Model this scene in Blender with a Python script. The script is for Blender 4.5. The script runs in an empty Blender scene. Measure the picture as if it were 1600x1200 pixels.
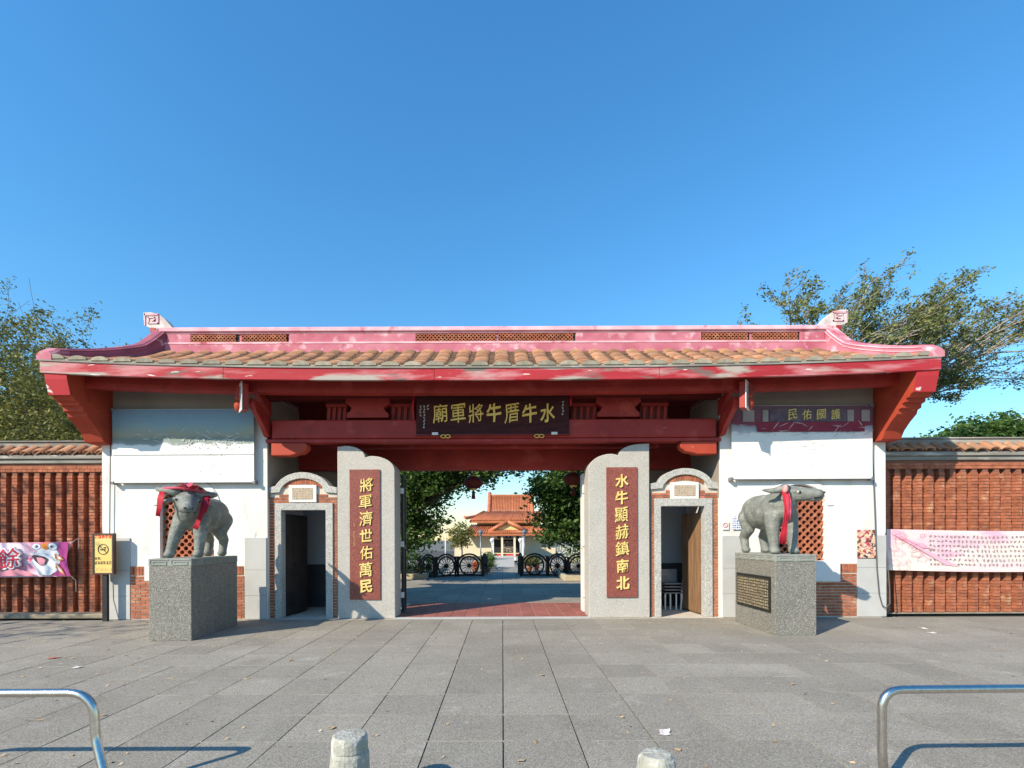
import bpy, bmesh, math, random
from mathutils import Vector, Matrix, noise
R = math.radians
SC = bpy.context.scene
COL = SC.collection
F, HX, HY, CH = 775.0, 785.0, 843.0, 1.6      # focal length and vanishing point (pixels of a 1600 wide picture), eye height

# ------------------------------------------------------------------ camera, sky, sun, exposure
cam = bpy.data.cameras.new('camera'); camo = bpy.data.objects.new('camera', cam); COL.objects.link(camo)
cam.sensor_fit = 'HORIZONTAL'; cam.sensor_width = 36.0; cam.lens = 36.0*F/1600
cam.shift_x = (800-HX)/1600; cam.shift_y = (HY-600)/1600
cam.clip_start = 0.05; cam.clip_end = 2000
camo.matrix_world = Matrix.Translation((0, 0, CH)) @ Matrix.Rotation(R(90), 4, 'X') @ Matrix.Rotation(R(-0.22), 4, 'Z')
SC.camera = camo
AZ, EL = 48.0, 33.0
wd = bpy.data.worlds.new('World'); SC.world = wd; wd.use_nodes = True
wn = wd.node_tree.nodes; wl = wd.node_tree.links
sky = wn.new('ShaderNodeTexSky'); sky.sky_type = 'NISHITA'; sky.sun_disc = False
sky.sun_elevation = R(EL); sky.sun_rotation = R(180+AZ)
sky.altitude = 0; sky.air_density = 1.75; sky.dust_density = 0.0; sky.ozone_density = 10.0
shs = wn.new('ShaderNodeHueSaturation'); shs.inputs['Saturation'].default_value = 1.12; shs.inputs['Hue'].default_value = 0.496
wl.new(sky.outputs[0], shs.inputs['Color']); wl.new(shs.outputs[0], wn['Background'].inputs[0]); wn['Background'].inputs[1].default_value = 0.15
sl = bpy.data.lights.new('sun', 'SUN'); sl.energy = 4.7; sl.angle = R(0.5); sl.color = (1.0, 0.885, 0.715)
so = bpy.data.objects.new('sun', sl); COL.objects.link(so)
so.rotation_euler = Vector((math.sin(R(AZ))*math.cos(R(EL)), math.cos(R(AZ))*math.cos(R(EL)), -math.sin(R(EL)))).to_track_quat('-Z', 'Y').to_euler()
so.location = (-20, -18, 20)
SC.view_settings.view_transform = 'Standard'; SC.view_settings.look = 'None'
SC.view_settings.exposure = 0.56; SC.view_settings.gamma = 1.0
SC.render.engine = 'CYCLES'
SC.cycles.max_bounces = 6; SC.cycles.use_denoising = True

# ------------------------------------------------------------------ helpers
def X(px, y): return (px-HX)*y/F
def Z(py, y): return CH+(HY-py)*y/F

def mat(name, c1, c2=None, scale=3.0, rough=0.8, bump=0.0, bscale=60.0, rnd=0.0, island=0.0, metal=0.0,
        speck=None, stretch=(1, 1, 1), stains=(), spec=0.35, trans=0.0, lo=0.35, hi=0.65, pos=True):
    m = bpy.data.materials.new(name); m.use_nodes = True
    n, l = m.node_tree.nodes, m.node_tree.links
    b = n['Principled BSDF']
    b.inputs['Roughness'].default_value = rough; b.inputs['Metallic'].default_value = metal
    b.inputs['Specular IOR Level'].default_value = spec
    if pos: co = n.new('ShaderNodeNewGeometry').outputs['Position']
    else: co = n.new('ShaderNodeTexCoord').outputs['Object']
    mp = n.new('ShaderNodeMapping'); mp.inputs['Scale'].default_value = stretch; l.new(co, mp.inputs[0]); co = mp.outputs[0]
    def nz(s, d=4.0):
        t = n.new('ShaderNodeTexNoise'); t.inputs['Scale'].default_value = s; t.inputs['Detail'].default_value = d
        l.new(co, t.inputs['Vector']); return t.outputs[0]
    def rng(v, a, z):
        t = n.new('ShaderNodeMapRange'); t.inputs[1].default_value = a; t.inputs[2].default_value = z; t.clamp = True
        l.new(v, t.inputs[0]); return t.outputs[0]
    def mix(f, a, c, bt='MIX'):
        t = n.new('ShaderNodeMix'); t.data_type = 'RGBA'; t.blend_type = bt
        if isinstance(f, float): t.inputs[0].default_value = f
        else: l.new(f, t.inputs[0])
        for s, v in ((6, a), (7, c)):
            if isinstance(v, tuple): t.inputs[s].default_value = (*v, 1)
            else: l.new(v, t.inputs[s])
        return t.outputs[2]
    c2 = c2 or tuple(v*0.8 for v in c1)
    col = mix(rng(nz(scale), lo, hi), c1, c2)
    for (sc_, ss, a, z) in stains: col = mix(rng(nz(ss, 6.0), a, z), col, sc_)
    if speck:
        for (sc_, ss, a, z) in speck:
            t = n.new('ShaderNodeTexVoronoi'); t.inputs['Scale'].default_value = ss; l.new(co, t.inputs['Vector'])
            sp = n.new('ShaderNodeSeparateColor'); l.new(t.outputs['Color'], sp.inputs[0])
            col = mix(rng(sp.outputs[0], a, z), col, sc_)
    if rnd or island:
        hs = n.new('ShaderNodeHueSaturation')
        src = n.new('ShaderNodeObjectInfo').outputs['Random'] if rnd else n.new('ShaderNodeNewGeometry').outputs['Random Per Island']
        amt = rnd or island
        mr = n.new('ShaderNodeMapRange'); mr.inputs[3].default_value = 1-amt; mr.inputs[4].default_value = 1+amt; l.new(src, mr.inputs[0])
        l.new(mr.outputs[0], hs.inputs['Value']); l.new(col, hs.inputs['Color']); col = hs.outputs[0]
    l.new(col, b.inputs['Base Color'])
    if bump:
        bp = n.new('ShaderNodeBump'); bp.inputs['Strength'].default_value = bump; bp.inputs['Distance'].default_value = 0.02
        l.new(nz(bscale, 5.0), bp.inputs['Height']); l.new(bp.outputs[0], b.inputs['Normal'])
    if trans:
        td = n.new('ShaderNodeBsdfTranslucent'); l.new(col, td.inputs[0])
        ms = n.new('ShaderNodeMixShader'); ms.inputs[0].default_value = trans
        l.new(b.outputs[0], ms.inputs[1]); l.new(td.outputs[0], ms.inputs[2]); l.new(ms.outputs[0], n['Material Output'].inputs[0])
    return m

def glyph_mat(name, base, ink, cell, axis=0, x0=0.0, z0=0.0, noise_scale=60.0, th=0.5, skip=0.0, base2=None, bscale=2.0, rough=0.7):
    """flat print: rows of small dense marks in cells, on a mottled ground"""
    m = mat(name, base, base2 or base, scale=bscale, rough=rough)
    n, l = m.node_tree.nodes, m.node_tree.links
    b = n['Principled BSDF']; src = b.inputs['Base Color'].links[0].from_socket
    g = n.new('ShaderNodeNewGeometry'); sp = n.new('ShaderNodeSeparateXYZ'); l.new(g.outputs['Position'], sp.inputs[0])
    def mt(op, a, c=None):
        t = n.new('ShaderNodeMath'); t.operation = op
        for i, v in ((0, a), (1, c)):
            if v is None: continue
            if isinstance(v, (int, float)): t.inputs[i].default_value = v
            else: l.new(v, t.inputs[i])
        return t.outputs[0]
    fu = mt('FRACT', mt('DIVIDE', mt('SUBTRACT', sp.outputs[axis], x0), cell[0]))
    fv = mt('FRACT', mt('DIVIDE', mt('SUBTRACT', sp.outputs[2], z0), cell[1]))
    def inside(f, a): return mt('MULTIPLY', mt('GREATER_THAN', f, a), mt('LESS_THAN', f, 1-a))
    t = n.new('ShaderNodeTexNoise'); t.inputs['Scale'].default_value = noise_scale; t.inputs['Detail'].default_value = 1.0
    l.new(g.outputs['Position'], t.inputs['Vector'])
    k = mt('MULTIPLY', mt('MULTIPLY', inside(fu, 0.1), inside(fv, 0.16)), mt('GREATER_THAN', t.outputs[0], th))
    mx = n.new('ShaderNodeMix'); mx.data_type = 'RGBA'; l.new(k, mx.inputs[0]); l.new(src, mx.inputs[6]); mx.inputs[7].default_value = (*ink, 1)
    l.new(mx.outputs[2], b.inputs['Base Color'])
    return m

class MB:
    def __init__(s): s.v = []; s.f = []; s.sm = []
    def add(s, vs, fs, smooth=False):
        o = len(s.v); s.v += [tuple(v) for v in vs]; s.f += [tuple(i+o for i in f) for f in fs]; s.sm += [smooth]*len(fs); return s
    def box(s, x0, x1, y0, y1, z0, z1, M=None):
        vs = [Vector((x, y, z)) for z in (z0, z1) for y in (y0, y1) for x in (x0, x1)]
        if M: vs = [M @ v for v in vs]
        return s.add(vs, [(0, 2, 3, 1), (4, 5, 7, 6), (0, 1, 5, 4), (2, 6, 7, 3), (0, 4, 6, 2), (1, 3, 7, 5)])
    def prism(s, pts, a, b, axis='y', M=None):
        """closed 2-d outline swept along an axis: y -> pts (x,z); x -> pts (y,z); z -> pts (x,y)"""
        k = len(pts)
        def mk(p, t): return Vector({'y': (p[0], t, p[1]), 'x': (t, p[0], p[1]), 'z': (p[0], p[1], t)}[axis])
        vs = [mk(p, a) for p in pts]+[mk(p, b) for p in pts]
        if M: vs = [M @ v for v in vs]
        return s.add(vs, [tuple(range(k)), tuple(range(2*k-1, k-1, -1))]+[(i, i+k, (i+1) % k+k, (i+1) % k) for i in range(k)])
    def flat(s, pts, y):
        return s.add([(p[0], y, p[1]) for p in pts], [tuple(range(len(pts)))])
    def tube(s, pts, r, seg=8, cap=True, smooth=True):
        pts = [Vector(p) for p in pts]; k = len(pts)
        rs = r if isinstance(r, (list, tuple)) else [r]*k
        vs = []; up = None
        for i, p in enumerate(pts):
            d = (pts[min(i+1, k-1)]-pts[max(i-1, 0)])
            d = d.normalized() if d.length > 1e-9 else Vector((0, 0, 1))
            if up is None: up = d.orthogonal().normalized()
            else:
                up = up-d*up.dot(d); up = up.normalized() if up.length > 1e-6 else d.orthogonal().normalized()
            w = d.cross(up)
            for j in range(seg):
                a = 2*math.pi*j/seg; vs.append(p+(up*math.cos(a)+w*math.sin(a))*rs[i])
        fs = [(i*seg+j, i*seg+(j+1) % seg, (i+1)*seg+(j+1) % seg, (i+1)*seg+j) for i in range(k-1) for j in range(seg)]
        s.add(vs, fs, smooth)
        if cap:
            o = len(s.v)-len(vs)
            s.f += [tuple(o+j for j in reversed(range(seg))), tuple(o+(k-1)*seg+j for j in range(seg))]; s.sm += [False]*2
        return s
    def lathe(s, prof, c=(0, 0, 0), seg=20, smooth=True, squash=1.0):
        vs = [(c[0]+r*math.cos(2*math.pi*j/seg), c[1]+squash*r*math.sin(2*math.pi*j/seg), c[2]+z) for r, z in prof for j in range(seg)]
        k = len(prof)
        s.add(vs, [(i*seg+j, i*seg+(j+1) % seg, (i+1)*seg+(j+1) % seg, (i+1)*seg+j) for i in range(k-1) for j in range(seg)], smooth)
        o = len(s.v)-len(vs)
        s.f += [tuple(o+j for j in reversed(range(seg))), tuple(o+(k-1)*seg+j for j in range(seg))]; s.sm += [smooth]*2
        return s
    def ball(s, c, r, seg=12, rings=8, M=None):
        rx, ry, rz = r if isinstance(r, tuple) else (r, r, r)
        vs = []
        for i in range(rings+1):
            t = math.pi*(i+0.001)/(rings+0.002)
            for j in range(seg):
                a = 2*math.pi*j/seg
                v = Vector((rx*math.sin(t)*math.cos(a), ry*math.sin(t)*math.sin(a), rz*math.cos(t)))
                if M: v = M @ v
                vs.append(v+Vector(c))
        return s.add(vs, [(i*seg+j, (i+1)*seg+j, (i+1)*seg+(j+1) % seg, i*seg+(j+1) % seg) for i in range(rings) for j in range(seg)], True)
    def mesh(s, name):
        me = bpy.data.meshes.new(name); me.from_pydata(s.v, [], s.f)
        me.polygons.foreach_set('use_smooth', s.sm); me.update()
        return me

def fixn(me):
    bm = bmesh.new(); bm.from_mesh(me); bmesh.ops.recalc_face_normals(bm, faces=bm.faces); bm.to_mesh(me); bm.free(); return me

def obj(name, mb, m, parent=None, bevel=0.0, loc=None, fix=True):
    me = mb.mesh(name) if isinstance(mb, MB) else mb
    if isinstance(mb, MB) and fix and len(me.polygons) < 60000: fixn(me)
    if not me.materials: me.materials.append(m)
    o = bpy.data.objects.new(name, me); COL.objects.link(o)
    if loc: o.location = loc
    if parent:
        o.parent = parent
        if parent.type == 'EMPTY' and parent.get('_w'): o.matrix_parent_inverse = Matrix.Translation(-Vector(parent.location))
    if bevel:
        bv = o.modifiers.new('edge', 'BEVEL'); bv.width = bevel; bv.segments = 2; bv.limit_method = 'ANGLE'
    return o

def tag(o, label=None, cat=None, group=None, kind=None):
    if label: o['label'] = label
    if cat: o['category'] = cat
    if group: o['group'] = group
    if kind: o['kind'] = kind
    return o

def thing(name, loc, label, cat, group=None, world=True):
    o = bpy.data.objects.new(name, None); COL.objects.link(o); o.location = loc; o.empty_display_size = 0.2
    if world: o['_w'] = 1
    return tag(o, label, cat, group)

def copy_tree(o, parent=None):
    c = o.copy(); COL.objects.link(c); c.parent = parent
    for ch in list(o.children): copy_tree(ch, c)
    return c

CUBE = None
def unit_cube(m):
    me = MB().box(-.5, .5, -.5, .5, -.5, .5).mesh('block'); fixn(me); me.materials.append(m); return me

def block(name, me, parent, x0, x1, y0, y1, z0, z1):
    o = bpy.data.objects.new(name, me); COL.objects.link(o); o.parent = parent
    if parent and parent.type == 'EMPTY' and parent.get('_w'): o.matrix_parent_inverse = Matrix.Translation(-Vector(parent.location))
    o.location = ((x0+x1)/2, (y0+y1)/2, (z0+z1)/2); o.scale = (x1-x0, y1-y0, z1-z0); return o

GL = {}
def glyph(ch, m, bold=0.018, ext=0.02, shear=0.12, seed=0):
    """one written character as a mesh, about 1 unit tall, centred, in the x-z plane facing -y, brush-like"""
    k = (ch, m.name, bold, seed)
    if k in GL: return GL[k]
    c = bpy.data.curves.new('g', 'FONT'); c.body = ch; c.size = 1.0; c.extrude = ext; c.offset = bold; c.resolution_u = 3
    o = bpy.data.objects.new('g', c); COL.objects.link(o)
    dg = bpy.context.evaluated_depsgraph_get(); dg.update()
    me = bpy.data.meshes.new_from_object(o.evaluated_get(dg)); bpy.data.objects.remove(o); bpy.data.curves.remove(c)
    xs = [v.co.x for v in me.vertices]; ys = [v.co.y for v in me.vertices]
    cx, cy = (min(xs)+max(xs))/2, (min(ys)+max(ys))/2
    sx = 1/max(max(xs)-min(xs), 0.6); sy = 1/max(max(ys)-min(ys), 0.6)
    for v in me.vertices:
        x, y, z = (v.co.x-cx)*sx, (v.co.y-cy)*sy, v.co.z
        q = Vector((x*2.1+seed*7.3, y*2.1, 3.1)); w = noise.noise_vector(q)*0.055; q2 = noise.noise_vector(q*4)*0.012
        y2 = y+x*shear+w.y+q2.y
        v.co = (x*0.98+w.x+q2.x, -z, y2)
    me.materials.clear(); me.materials.append(m); me.update(); fixn(me)
    GL[k] = me; return me

def put_glyph(ch, m, parent, x, y, z, w, h, bold=0.018, seed=0, rot=None, name='character'):
    o = bpy.data.objects.new(name, glyph(ch, m, bold, seed=seed)); COL.objects.link(o); o.parent = parent
    if parent and parent.type == 'EMPTY' and parent.get('_w'): o.matrix_parent_inverse = Matrix.Translation(-Vector(parent.location))
    o.location = (x, y, z); o.scale = (w, 1, h)
    if rot: o.rotation_euler = rot
    return o

def ell(cx, cz, rx, rz, n=16, rot=0.0):
    return [(cx+rx*math.cos(a)*math.cos(rot)-rz*math.sin(a)*math.sin(rot), cz+rx*math.cos(a)*math.sin(rot)+rz*math.sin(a)*math.cos(rot))
            for a in (2*math.pi*i/n for i in range(n))]

# ------------------------------------------------------------------ materials
PLASTER = mat('white plaster', (.78, .765, .73), (.68, .665, .625), scale=.9, rough=.9, bump=.12, bscale=20, stretch=(1.5, 1.5, .45), stains=(((.52, .50, .45), 1.8, .58, .82), ((.45, .42, .37), 5.5, .66, .80)))
CONCRETE = mat('grey facing panel', (.50, .50, .48), (.42, .42, .40), scale=1.5, rough=.85, bump=.1, bscale=90)
GRANITE = mat('grey granite', (.45, .425, .375), (.40, .375, .33), scale=2, rough=.65, bump=.15, bscale=160, speck=(((.30, .285, .26), 130, .72, .8), ((.55, .53, .485), 150, .76, .82)))
GRANITE2 = mat('pedestal granite', (.20, .19, .16), (.165, .157, .132), scale=2, rough=.55, bump=.2, bscale=150, speck=(((.105, .10, .09), 120, .64, .72), ((.38, .36, .315), 140, .74, .82)))
GRANITE3 = mat('door frame granite', (.44, .43, .39), (.38, .37, .34), scale=2, rough=.7, bump=.2, bscale=140, speck=(((.24, .24, .22), 80, .7, .8), ((.6, .59, .55), 110, .76, .82)))
COUPLET = mat('red brown granite', (.24, .065, .045), (.20, .05, .035), scale=3, rough=.45, speck=(((.12, .035, .03), 120, .7, .8), ((.36, .13, .10), 140, .78, .84)))
BRICK = mat('fired brick', (.43, .15, .078), (.30, .10, .053), scale=9, rough=.9, bump=.3, bscale=90, rnd=.17, stains=(((.52, .30, .17), 5, .60, .75), ((.22, .08, .05), 6, .62, .75)))
BRICKS = mat('fired brick mass', (.43, .15, .078), (.30, .10, .053), scale=9, rough=.9, bump=.3, bscale=90, island=.17, stains=(((.52, .30, .17), 5, .60, .75), ((.22, .08, .05), 6, .62, .75)))
CEMENT = mat('bare cement render', (.30, .265, .23), (.24, .21, .18), scale=1.2, rough=.95, bump=.15, bscale=20)
MORTAR = mat('mortar', (.42, .34, .27), (.34, .26, .20), scale=6, rough=.95)
MORTAR2 = mat('red mortar', (.27, .12, .075), (.21, .09, .06), scale=6, rough=.95)
MORTARW = mat('pale mortar', (.62, .56, .47), (.5, .44, .36), scale=6, rough=.95)
TILE = mat('clay roof tile', (.42, .205, .11), (.33, .165, .095), scale=5, rough=.9, bump=.35, bscale=45, rnd=.22, stains=(((.20, .145, .095), 3.2, .54, .72), ((.45, .31, .20), 7, .58, .74), ((.12, .10, .075), 14, .63, .74)))
TILES = mat('clay roof tile mass', (.27, .13, .07), (.17, .095, .06), scale=5, rough=.9, bump=.2, bscale=50, island=.2)
TILEEND = mat('mortar tile end', (.36, .32, .24), (.25, .225, .17), scale=8, rough=.95, bump=.3, bscale=60, rnd=.15)
PINK = mat('faded pink paint', (.56, .21, .26), (.42, .10, .14), scale=1.6, rough=.8, bump=.1, bscale=40, stains=(((.75, .50, .52), 3.5, .55, .72), ((.40, .09, .12), 2.4, .60, .74)))
PINKL = mat('pale pink moulding', (.78, .50, .54), (.66, .30, .35), scale=2.5, rough=.8, stains=(((.45, .10, .12), 3, .62, .75),))
PINKSHADE = mat('shaded faded pink paint', (.36, .10, .15), (.24, .07, .10), scale=2.5, rough=.8, bump=.2, bscale=30, stains=(((.62, .36, .40), 6, .60, .72),))  # faded pink darkened for the verge side turned away from the sun
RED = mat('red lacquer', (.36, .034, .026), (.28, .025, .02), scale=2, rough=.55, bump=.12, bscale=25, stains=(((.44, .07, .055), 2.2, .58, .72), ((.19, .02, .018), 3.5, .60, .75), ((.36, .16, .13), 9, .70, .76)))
REDO = mat('orange red paint', (.43, .06, .028), (.35, .045, .022), scale=2, rough=.65, bump=.15, bscale=20, stains=(((.30, .035, .02), 3, .56, .72), ((.55, .18, .12), 8, .68, .75)))
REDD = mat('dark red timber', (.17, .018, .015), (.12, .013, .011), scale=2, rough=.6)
PEEL = mat('peeling red fascia', (.42, .028, .04), (.34, .022, .03), scale=1.2, rough=.75, bump=.25, bscale=30, stretch=(.5, 1, 3.2),
           stains=(((.52, .20, .21), 1.7, .48, .62), ((.40, .35, .30), 1.1, .545, .60), ((.15, .13, .11), 2.6, .60, .70), ((.72, .67, .62), 5, .66, .70)))
GOLD = mat('gold leaf', (.84, .58, .14), (.74, .47, .10), scale=8, rough=.45)
GOLDL = mat('pale gold leaf', (.76, .61, .22), (.68, .50, .15), scale=8, rough=.45)
WOODSIGN = mat('dark sign board', (.070, .020, .020), (.045, .014, .015), scale=3, rough=.75, spec=.15, stretch=(.6, 1, 5), bump=.1, bscale=20)
DARKWOOD = mat('dark door wood', (.05, .035, .03), (.03, .022, .02), scale=3, rough=.6)
WOOD = mat('brown door wood', (.27, .155, .08), (.17, .095, .05), scale=3, rough=.6, stretch=(6, 6, .6))
STATUE = mat('grey green stone', (.235, .25, .215), (.16, .17, .15), scale=5, rough=.55, bump=.5, bscale=60, stains=(((.40, .41, .37), 6, .55, .75), ((.12, .125, .115), 3.2, .60, .76)), speck=(((.12, .125, .115), 120, .75, .85),), spec=.4)
BANDST = mat('green grey carved stone', (.30, .31, .27), (.24, .25, .22), scale=6, rough=.7, bump=.2, bscale=70)
PLAQUE = glyph_mat('inscribed plaque', (.022, .024, .022), (.42, .33, .2), (.062, .05), axis=1, noise_scale=55, th=.47, rough=.4)
PLAQF = mat('black plaque frame', (.02, .022, .02), rough=.4)
RIBBON = mat('red ribbon cloth', (.62, .03, .06), (.5, .02, .04), scale=12, rough=.6, trans=.15)
RIBBONP = mat('pink ribbon cloth', (.70, .14, .20), (.58, .05, .09), scale=14, rough=.6, trans=.15)
PAVER = mat('grey stone paver', (.290, .264, .214), (.242, .220, .178), scale=1.1, rough=.88, bump=.25, bscale=75, rnd=.10, speck=(((.175, .158, .128), 120, .66, .85), ((.385, .355, .30), 150, .72, .86)),
            stains=(((.345, .318, .265), .5, .50, .70), ((.36, .335, .285), 2.6, .60, .68), ((.175, .158, .124), 1.3, .55, .78), ((.215, .185, .14), .23, .52, .66), ((.15, .135, .105), 11, .70, .76), ((.37, .355, .32), 7.0, .66, .74)))
JOINT = mat('dark paver joint', (.055, .05, .045), (.09, .08, .07), scale=5, rough=.95)
GROUNDM = mat('far ground', (.16, .15, .13), (.12, .12, .10), scale=.2, rough=.95)
FLOORT = mat('red floor tile', (.34, .115, .08), (.28, .09, .065), scale=4, rough=.7, rnd=.12)
STEEL = mat('stainless steel', (.66, .62, .56), (.56, .52, .47), scale=12, rough=.24, metal=1.0, stretch=(3, 3, 3))
BOLLARD = mat('rough bollard concrete', (.42, .41, .35), (.30, .30, .25), scale=9, rough=.95, bump=.6, bscale=40, stains=(((.6, .58, .52), 14, .58, .7),))
BLACKM = mat('black painted metal', (.018, .018, .02), (.03, .025, .025), scale=6, rough=.5)
IRON = mat('dark wheel timber', (.03, .022, .02), (.05, .035, .03), scale=6, rough=.7)
WHITEM = mat('white painted metal', (.75, .74, .70), (.66, .65, .6), scale=4, rough=.5)
GREYM = mat('grey metal', (.25, .26, .27), (.2, .2, .21), scale=4, rough=.4, metal=.5)
BARK = mat('bark', (.17, .135, .105), (.11, .085, .065), scale=8, rough=.95, bump=.4, bscale=30)
BARKL = mat('pale bark', (.34, .30, .25), (.24, .205, .165), scale=8, rough=.95, bump=.3, bscale=30)
LEAFD = mat('dark green leaf', (.06, .125, .025), (.10, .175, .035), scale=1.2, rough=.5, island=.45, trans=.4)
LEAFM = mat('olive leaf', (.15, .185, .06), (.19, .205, .055), scale=.8, rough=.6, island=.4, trans=.3)
LEAFY = mat('yellow green leaf', (.22, .205, .045), (.14, .155, .04), scale=.8, rough=.6, island=.4, trans=.3)
DRYLEAF = mat('dry leaf', (.42, .27, .13), (.55, .42, .27), scale=20, rough=.9, island=.35)
PAPER = mat('waste paper', (.78, .74, .68), (.7, .6, .55), scale=20, rough=.9)
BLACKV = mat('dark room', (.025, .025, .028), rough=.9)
ROOMW = mat('room wall', (.36, .38, .40), (.31, .33, .36), scale=1, rough=.9)
CREAM = mat('cream tile wall', (.72, .62, .42), (.64, .54, .36), scale=.8, rough=.7)
ORTILE = mat('orange glazed tile', (.50, .17, .075), (.40, .13, .055), scale=2, rough=.4, island=.1)
CABLE = mat('grey cable', (.10, .10, .10), rough=.6)
GREYW = mat('weathered grey moulding', (.34, .32, .28), (.20, .19, .165), scale=2.2, rough=.95, bump=.3, bscale=30, stretch=(.5, 1, 3), stains=(((.5, .47, .42), 2.8, .58, .7),))
LANT = mat('red lantern cloth', (.17, .035, .02), (.11, .02, .015), scale=6, rough=.6, trans=.35)
SANDST = mat('tan kerb stone', (.50, .43, .30), (.40, .34, .23), scale=4, rough=.9, bump=.3, bscale=30)
SOIL = mat('soil', (.16, .12, .08), (.11, .085, .055), scale=3, rough=.95)

# ------------------------------------------------------------------ ground
tag(obj('ground', MB().add([(-700, -300, -.06), (700, -300, -.06), (700, 1200, -.06), (-700, 1200, -.06)], [(0, 1, 2, 3)]), GROUNDM), kind='structure')
plaza = tag(obj('plaza', MB().box(-30, 30, -14, 10.02, -.05, -.014), JOINT), kind='structure')
rnd = random.Random(4)
pav = []
for j in range(-24, 17):
    for i in range(-50, 50):
        y0 = 3.94+.6*(j-1); x0 = i*.6
        if y0+.6 > 10.04: y1 = 10.02
        else: y1 = y0+.6
        if y0 > 10: continue
        pav.append((i, j, x0, y0, y1))
pcube = unit_cube(PAVER)
def vis(x0, y0, y1):
    y = max(y0, .5)+.3
    px = HX+(x0+.3)*F/y; py = HY+CH*F/y
    return -30 < px < 1630 and py < 1215
near = sorted([p for p in pav if vis(*p[2:5])], key=lambda p: (p[3]**2+(p[2]+.3)**2))
keep = set(p[:2] for p in near[:300])
mass = MB()
for (i, j, x0, y0, y1) in pav:
    dz = rnd.uniform(-.0016, .0016)
    if (i, j) in keep:
        o = block('paver', pcube, plaza, x0+.0055, x0+.5945, y0+.0018, y1-.0018, -.03, dz)
        o.rotation_euler = (rnd.uniform(-.0022, .0022), rnd.uniform(-.0022, .0022), rnd.uniform(-.001, .001))
    else: mass.box(x0+.0055, x0+.5945, y0+.0018, y1-.0018, -.03, dz)
PAVERS = mat('grey stone paver mass', (.290, .264, .214), (.242, .220, .178), scale=1.1, rough=.88, bump=.25, bscale=75, island=.10, speck=(((.175, .158, .128), 120, .66, .85), ((.385, .355, .30), 150, .72, .86)),
             stains=(((.345, .318, .265), .5, .50, .70), ((.36, .335, .285), 2.6, .60, .68), ((.175, .158, .124), 1.3, .55, .78), ((.215, .185, .14), .23, .52, .66), ((.15, .135, .105), 11, .70, .76)))
tag(obj('paver', mass, PAVERS, plaza, fix=False), kind='stuff')

jf = MB()
for j in range(-3, 12):
    yj = 3.94+.6*j
    if 2.5 < yj < 10:
        x = -14.0
        while x < 14:
            L = rnd.uniform(.15, 1.4)
            if rnd.random() < .72: jf.box(x, x+L, yj-.0038, yj+.0038, -.02, .0020)
            x += L+rnd.uniform(.01, .2)
tag(obj('joint_filler', jf, mat('pale joint grit', (.34, .315, .26), (.27, .25, .205), scale=9, rough=.95), plaza, fix=False), kind='stuff')
# gate floor of red tiles, then the courtyard
GX = -.2
gfloor = tag(obj('gate_floor', MB().box(-8, 7.7, 10.04, 12.6, -.05, -.004), MORTARW), kind='structure')
fcube = unit_cube(FLOORT)
for i in range(-7, 8):
    for j in range(5):
        x0 = -.2+i*.3*1.0; y0 = 10.22+j*.46
        block('floor_tile', fcube, gfloor, x0+.006, x0+.294, y0+.006, y0+.454, -.03, .004+rnd.uniform(-.001, .001))
tag(obj('gate_threshold', MB().box(-2.2, 1.78, 10.045, 10.21, -.03, .012), CONCRETE), kind='structure')
court = tag(obj('courtyard', MB().box(-30, 30, 12.62, 70, -.055, -.014), JOINT), kind='structure')
m2 = MB()
for j in range(0, 44):
    for i in range(-16, 16):
        y0 = 12.64+j*.6; m2.box(i*.6+.004, i*.6+.596, y0+.003, y0+.597, -.04, rnd.uniform(-.0015, .0015))
tag(obj('paver', m2, PAVERS, court, fix=False), kind='stuff')

# ------------------------------------------------------------------ gate building
YW, YB = 10.1, 11.95
WL0, WL1 = X(160, YW), X(418, YW)          # white wall, left of the gate
WR0, WR1 = X(1125, YW), X(1384, YW)
gate = thing('gate_building', (GX, 11, 0), 'long temple gate with faded tiled roof, pink ridge, red beams and white end walls', 'gate building')

YE, YR = 9.03, 11.0
XE0, XE1 = X(67, YE), X(1468, YE)
XRL, XRR = X(262, YR), X(1290, YR)
def up(x):
    u = (x-GX)/8.3; return .17*abs(u)**2.8
def rz(x, v):           # top of the roof bed at fraction v from eave to ridge
    return 4.75+1.02*(.72*v+.28*v*v)+up(x)*(1-v)**1.4
def verge(v, s):        # x of the gable edge
    a, b = (XE0+.1, XRL) if s < 0 else (XE1-.1, XRR)
    return a+(b-a)*(1-(1-v)**1.0)

roof = MB()
NX, NV = 60, 10
for side in (0, 1):
    g = []
    for i in range(NX+1):
        for k in range(NV+1):
            v = k/NV; a, b = verge(v, -1), verge(v, 1); x = a+(b-a)*i/NX
            y = YE+(YR-YE)*v
            if side: y = 2*YR-y
            g.append((x, y, rz(x, v)))
    roof.add(g, [(i*(NV+1)+k, (i+1)*(NV+1)+k, (i+1)*(NV+1)+k+1, i*(NV+1)+k+1) for i in range(NX) for k in range(NV)])
    roof.add([(p[0], p[1], p[2]-.10) for p in g], [(i*(NV+1)+k, i*(NV+1)+k+1, (i+1)*(NV+1)+k+1, (i+1)*(NV+1)+k) for i in range(NX) for k in range(NV)])
roofo = obj('roof', roof, TILES, gate, fix=False)
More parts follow.
